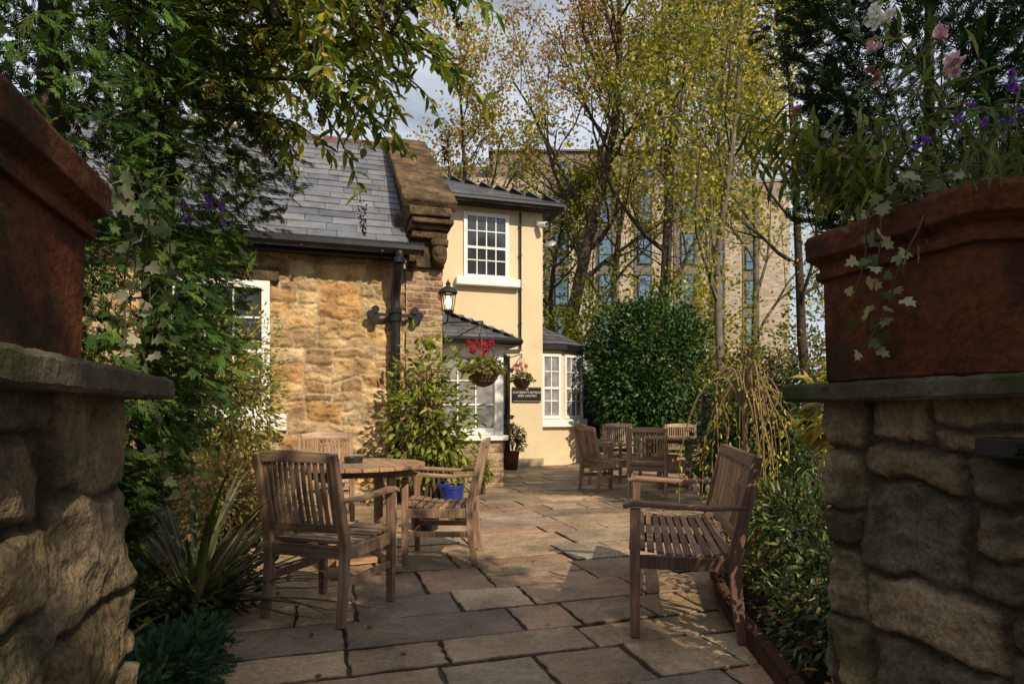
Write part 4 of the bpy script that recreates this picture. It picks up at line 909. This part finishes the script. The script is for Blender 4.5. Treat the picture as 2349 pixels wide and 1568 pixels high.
ivy('variegated ivy trailing down beside the left planter and pillar', (-.85, 1.4, 1.55),
    [[P(230, 390, 1.36), P(290, 470, 1.38), P(310, 600, 1.38), P(300, 720, 1.38), P(340, 850, 1.42), P(370, 1000, 1.46), P(375, 1150, 1.48)],
     [P(240, 380, 1.36), P(320, 450, 1.4), P(350, 560, 1.4), P(345, 700, 1.4), P(385, 800, 1.44)], [P(250, 400, 1.36), P(300, 520, 1.38), P(285, 640, 1.38), P(290, 800, 1.39)], [P(290, 480, 1.4), P(380, 520, 1.43), P(390, 640, 1.43)],
     [P(300, 380, 1.4), P(340, 480, 1.4), P(330, 620, 1.4), P(320, 760, 1.4)]], .030)
o_ = P(330, 400, 1.45)
pf = thing('verbena', 'purple flowers on thin stems beside the left planter', 'plant', o_)
paths = [[Vector((0, 0, -.02)), P(400, 450, 1.5)-o_, P(432, 495, 1.5)-o_], [Vector((0, 0, -.02)), P(440, 440, 1.5)-o_, P(512, 488, 1.5)-o_], [Vector((0, 0, -.02)), P(420, 400, 1.5)-o_, P(480, 460, 1.5)-o_]]
stemmed(pf, paths, .03, .03, .008, [(.1, .14, .04)], 2, r=.0015)
for pth in paths:
    for k in range(4): flower(pf, pth[-1]+Vector((rnd.gauss(0, .006), 0, rnd.gauss(0, .014))), .009, [(.25, .06, .42), (.32, .10, .50)])

# ------------------------------------------------------------------ furniture
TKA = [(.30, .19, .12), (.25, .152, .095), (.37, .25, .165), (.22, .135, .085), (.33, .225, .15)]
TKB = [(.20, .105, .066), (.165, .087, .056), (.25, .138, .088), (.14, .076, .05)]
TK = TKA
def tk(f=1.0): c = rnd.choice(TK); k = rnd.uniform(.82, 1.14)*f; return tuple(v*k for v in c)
def yl(z): return -.235-.10*max(0, z-.42)/.5
def seatlike(root, W, nsl, nseat, leg=.045):
    h = W/2
    for sx in (-1, 1):
        m = MB(); m.sweep([(sx*h, .235, 0), (sx*h, .238, .3), (sx*h, .235, .635)], leg, leg, c=tk(), taper=[.88, 1, 1]); m.build('leg', M['teak'], root, bevel=.004, grain=True)
        m = MB(); m.sweep([(sx*h, -.275, 0), (sx*h, -.248, .2), (sx*h, -.235, .42), (sx*h, yl(.66)-.005, .66), (sx*h, yl(.9)-.01, .90)], leg*.95, leg*1.05, c=tk(), taper=[.9, 1, 1.05, 1, .85]); m.build('leg', M['teak'], root, bevel=.004, grain=True)
        m = MB(); m.sweep([(sx*(h+.004), -.29, .655), (sx*(h+.008), -.1, .645), (sx*(h+.008), .1, .655), (sx*(h+.006), .24, .662), (sx*(h+.004), .295, .645)], .058, .026, c=tk(1.05), taper=[.8, .95, 1.05, 1.1, .9]); m.build('armrest', M['teak'], root, bevel=.007, grain=True)
    m = MB(); e = h-leg/2+.002
    m.box(-e, e, .215, .245, .345, .41, tk()); m.box(-e, e, -.25, -.22, .345, .41, tk())
    for sx in (-1, 1):
        x = sx*h; m.box(x-.014, x+.014, -.215, .212, .34, .405, tk())
        if W < .8: m.box(x-.012, x+.012, -.232, .215, .20, .24, tk())
    if W > .8: m.box(-.014, .014, -.219, .214, .35, .405, tk())
    m.build('seat_frame', M['teak'], root, bevel=.003, grain=True)
    m = MB()
    for i in range(nseat):
        f = i/(nseat-1); y = -.205+f*.455; z = .425-.022*math.sin(min(1, f*1.15)*math.pi)+.006*f; sw = .455/nseat*.84; x = h-.01 if i < nseat-1 else h-.028
        ang = -.022*math.pi*math.cos(f*math.pi)/.455
        m.sweep([(-x, y, z), (x, y, z)], sw, .018, side=(0, 1, ang), c=tk(1.02))
    m.build('seat', M['teak'], root, bevel=.003, grain=True)
    m = MB(); w_ = h-.022; n = 12
    def rail(z0, z1, arch, th, curve):
        V = []; g = []; k = rnd.random()*40
        for i in range(n+1):
            x = -w_+2*w_*i/n; q = 1-(x/w_)**2; a = arch*q
            for (zz, yy) in ((z0+a*.35, -th/2), (z0+a*.35, th/2), (z1+a, th/2), (z1+a, -th/2)):
                V.append((x, yl(zz)+yy-curve*q, zz)); g.append((x+k, yy+k, zz))
        Fc = [(0, 1, 2, 3), (4*n+3, 4*n+2, 4*n+1, 4*n)]
        for i in range(n):
            for j in range(4): Fc.append((4*i+j, 4*i+4+j, 4*i+4+(j+1) % 4, 4*i+(j+1) % 4))
        m.add(V, Fc, tk(), g)
    cv = .028 if W < .8 else .0; ar = .016 if W < .8 else .0
    rail(.850, .905, ar, .03, cv); rail(.485, .53, 0, .028, cv)
    for i in range(nsl):
        x = -w_+2*w_*(i+.5)/nsl; q = 1-(x/w_)**2; sw = 2*w_/nsl*.58
        m.sweep([(x, yl(.525)-cv*q, .522), (x, yl(.69)-cv*q-.006, .69), (x, yl(.85)-cv*q, .856+ar*q*.35)], sw, .014, c=tk())
    m.build('backrest', M['teak'], root, bevel=.003, grain=True)
CG = 'teak armchairs on the patio'
ch = thing('armchair', 'weathered teak armchair nearest the left pillar, slatted back towards the viewer', 'chair', (-1.02, 3.565, .004), R(-19), CG)
seatlike(ch, .475, 12, 9)
for (x, y, a, lb) in ((-.54, 4.82, 88, 'weathered teak armchair seen side on, right of the near round table'),
                      (-1.72, 5.75, 196, 'sunlit teak armchair behind the near round table, half hidden by it'),
                      (1.32, 8.85, -66, 'teak armchair leftmost of the far group, side on before the bay window'),
                      (1.42, 10.0, -78, 'teak armchair mostly hidden behind the leftmost chair of the far group'),
                      (1.80, 8.35, -12, 'teak armchair at the far table with its slatted back squarely to the viewer'),
                      (1.85, 10.5, 185, 'teak armchair facing the viewer between the far chairs, left of the far table'),
                      (2.75, 10.15, 168, 'teak armchair facing the viewer behind the far table, near the weeping tree')):
    dup(ch, (x, y, .004), R(a), lb)
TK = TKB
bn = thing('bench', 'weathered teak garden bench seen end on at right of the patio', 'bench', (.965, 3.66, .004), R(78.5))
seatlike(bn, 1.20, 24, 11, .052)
TK = [(.34, .20, .115), (.30, .17, .095), (.38, .24, .145)]
def table(label, loc, rz):
    root = thing('round_table', label, 'table', loc, rz); m = MB(); r = .5; np_ = 9; wd = 2*r/np_
    for i in range(np_):
        x0 = -r+i*wd+.002; x1 = -r+(i+1)*wd-.002; k = 6
        xs = [x0+(x1-x0)*j/k for j in range(k+1)]
        poly = [(x, -math.sqrt(max(r*r-x*x, .0001))) for x in xs]+[(x, math.sqrt(max(r*r-x*x, .0001))) for x in reversed(xs)]
        n = len(poly); c = tk(1.1); kk = rnd.random()*30; V = [(x, y, .715) for x, y in poly]+[(x, y, .74) for x, y in poly]; g = [(v[1]+kk, v[0]+kk, v[2]) for v in V]
        m.add(V, [tuple(range(n-1, -1, -1)), tuple(range(n, 2*n))]+[(j, (j+1) % n, n+(j+1) % n, n+j) for j in range(n)], c, g)
    m.build('tabletop', M['teak'], root, bevel=.003, grain=True)
    m = MB()
    for y in (-.2, .2): m.box(-.36, .36, y-.012, y+.012, .65, .712, tk())
    for x in (-.24, .24): m.box(x-.012, x+.012, -.186, .186, .65, .71, tk())
    m.build('apron', M['teak'], root, bevel=.003, grain=True)
    for sx in (-1, 1):
        for sy in (-1, 1):
            m = MB(); m.box(sx*.21-.03, sx*.21+.03, sy*.21-.03, sy*.21+.03, .055, .648, tk()); m.build('leg', M['teak'], root, bevel=.004, grain=True)
    for sx in (-1, 1):
        m = MB(); m.box(sx*.21-.035, sx*.21+.035, -.36, .36, .0, .053, tk(.9)); m.build('foot', M['teak'], root, bevel=.006, grain=True)
    m = MB(); m.box(-.178, .178, -.03, .03, .2, .25, tk()); m.box(-.175, .175, -.03, .03, .005, .045, tk())
    for sx in (-1, 1): m.box(sx*.21-.02, sx*.21+.02, -.178, .178, .2, .25, tk())
    m.build('stretcher', M['teak'], root, bevel=.003, grain=True); return root
table('round slatted teak table with black ashtray between the near chairs', (-1.14, 4.58, .004), R(25))
table('round slatted teak table far back beside the laurel bush', (2.42, 9.35, .004), R(-10))
m = MB(); m.lathe([(.055, 0), (.065, .005), (.07, .04), (.062, .045), (.058, .042), (.05, .015), (.0, .012)], 20)
tag(m.build('ashtray', M['blackpot'], loc=(-1.17, 4.62, .7445), smooth=False), 'round black ashtray on the near round table', 'ashtray')
text_mesh('28', .05, 'seat_number', M['white'], ch, (.2375, .2625, .57), (R(90), 0, R(180)))

# pots by the wall
def pot(label, loc, prof, mat, n=24):
    root = thing('plant_pot', label, 'pot', loc); m = MB(); m.lathe(prof, n); m.build('pot_body', M[mat], root, smooth=False, bevel=.003)
    s_ = MB(); r = prof[-1][0]; s_.lathe([(r*.98, prof[-1][1]-.03), (r*.98, prof[-1][1]-.02)], n); s_.build('potting_soil', M['soil'], root); return root
def pp_(r0, r1, h): return [(r0, 0), (r0*1.02, .01), (r1*.96, h*.86), (r1*1.02, h*.87), (r1*1.03, h*.99), (r1*1.0, h), (r1*.9, h), (r1*.88, h*.85)]
b = G(1036, 1172); pot('blue glazed plant pot at the foot of the climbing shrub', b, pp_(.11, .145, .30), 'bluepot')
b = G(975, 1213); pot('low black plant pot near the side-on chair', b, pp_(.12, .15, .19), 'blackpot')
b = G(1060, 1192); pot('small terracotta saucer pot in front of the blue pot', b, pp_(.07, .09, .07), 'terra')
b = G(1172, 1077); pot('terracotta plant pot at the foot of the cream house wall', b, pp_(.12, .16, .36), 'terra')
bush('potted_shrub', 'grey green bushy plant in the terracotta pot by the cream wall', 'plant', (b.x+.02, b.y, .56), (.27, .25, .32), 700, .075, .025, [(.08, .11, .05), (.12, .15, .07), (.05, .08, .03)], lumps=9, stems=5)

# hanging baskets
def basket(label, c, r, hang, pl, fcol, nf, n):
    root = thing('hanging_basket', label, 'hanging basket', c); m = MB(); prof = [(.02, -r), (r*.35, -r*.93)]+[(r*math.sin(a)*(1+.03*math.sin(k*2.1)), -r*math.cos(a)) for k, a in enumerate(np.linspace(.5, 1.57, 14))]+[(r*1.06, .015), (r*.95, .02)]
    m.lathe(prof, 24); m.build('basket', M['wicker'], root, smooth=False)
    m = MB()
    for i in range(3): a = i*2.1+.4; m.tube([(r*math.cos(a), r*math.sin(a), 0), (0, 0, hang)], .004, 4)
    m.build('chain', M['iron'], root)
    k = MB(); u = unit(n); u[:, 2] = np.abs(u[:, 2])*.9-.15; Q = u*np.array([r*1.45, r*1.35, r*1.15])*rng.uniform(.5, 1, (n, 1)); k.leaves(Q, u+unit(n)*.6-np.array([0, 0, .3]), u+unit(n)*.5+np.array([0, 0, .5]), .055*rng.uniform(.6, 1.3, n), .035, pal(n, pl, .25), T_LEAF); k.build('foliage', M['leaf'], root)
    for i in range(nf):
        a = rnd.uniform(0, 6.28); p = Vector((r*.9*math.cos(a)*rnd.random(), r*.9*math.sin(a)*rnd.random(), r*rnd.uniform(1.0, 1.9))); m = MB(); k2 = 45
        m.leaves(np.array(p)+unit(k2)*.032, unit(k2), unit(k2), .026, .024, pal(k2, fcol, .2), T_DIA); m.tube([p, p*.3], .003, 4, (.1, .15, .03)); m.build('flower', M['petal'], root)
RED = [(.55, .015, .05), (.65, .03, .08), (.45, .01, .04)]
b1 = P(1108, 850, 7.85); basket('large wicker hanging basket with red geraniums by the brick corner', b1, .205, .62, [(.14, .17, .04), (.20, .21, .06), (.08, .12, .03), (.28, .22, .05)], RED, 9, 900)
b2 = P(1197, 872, 12.0); basket('small hanging basket with red geraniums before the wall sign', b2, .17, .5, [(.08, .12, .03), (.12, .15, .04)], RED, 6, 420)
def wbracket(parent, a, b):
    m = MB(); pr = Matrix.Translation(OC) @ Matrix.Rotation(TH, 4, 'Z'); inv = pr.inverted(); a = inv @ a; b = inv @ b
    m.tube([a, b], .01, 6); m.tube(spline([a-UP*.28, a.lerp(b, .45)-UP*.17, b-UP*.02], 5), .008, 6); m.tube([a-UP*.32, a+UP*.05], .012, 6); m.build('basket_bracket', M['iron'], parent)
wbracket(cot, Vector((-.93, 8.02, b1.z+.62)), b1+UP*.62)
wbracket(crm, OC+E1*2.2+E2*4.30+UP*(b2.z+.5), b2+UP*.5)

# fallen leaves
n = 420; Q = np.stack([rng.uniform(-2.0, 2.6, n), rng.uniform(2.0, 9, n), np.full(n, .012)], 1); keep = rng.uniform(0, 1, n) < np.clip(np.abs(Q[:, 0]-.2)/1.8, .12, 1); Q = Q[keep]; n = len(Q)
m = MB(); m.leaves(Q, np.stack([rng.normal(size=n), rng.normal(size=n), rng.normal(size=n)*.12], 1), np.array([0, 0, 1.0])+unit(n)*.3, .04, .028, pal(n, [(.25, .14, .04), (.18, .08, .03), (.34, .24, .06)], .3), T_LEAF)
tag(m.build('fallen_leaves', M['leaf']), 'brown and yellow fallen leaves scattered on the paving', 'leaves', kind='stuff')
n = 350; yy = rng.uniform(1.9, 6.0, n); ex = np.interp(yy, [p[1] for p in RLINE[:6]], [p[0] for p in RLINE[:6]]); Q = np.stack([ex+rng.uniform(.05, .6, n), yy, np.full(n, .13)+rng.uniform(0, .04, n)], 1)
m = MB(); m.leaves(Q, unit(n), np.array([0, 0, .7])+unit(n)*.6, .06, .04, pal(n, [(.24, .10, .04), (.16, .07, .03), (.30, .18, .06), (.10, .05, .03)], .3), T_LEAF)
tag(m.build('leaf_litter', M['leaf']), 'dry brown leaf litter on the right flower bed', 'leaves', kind='stuff')
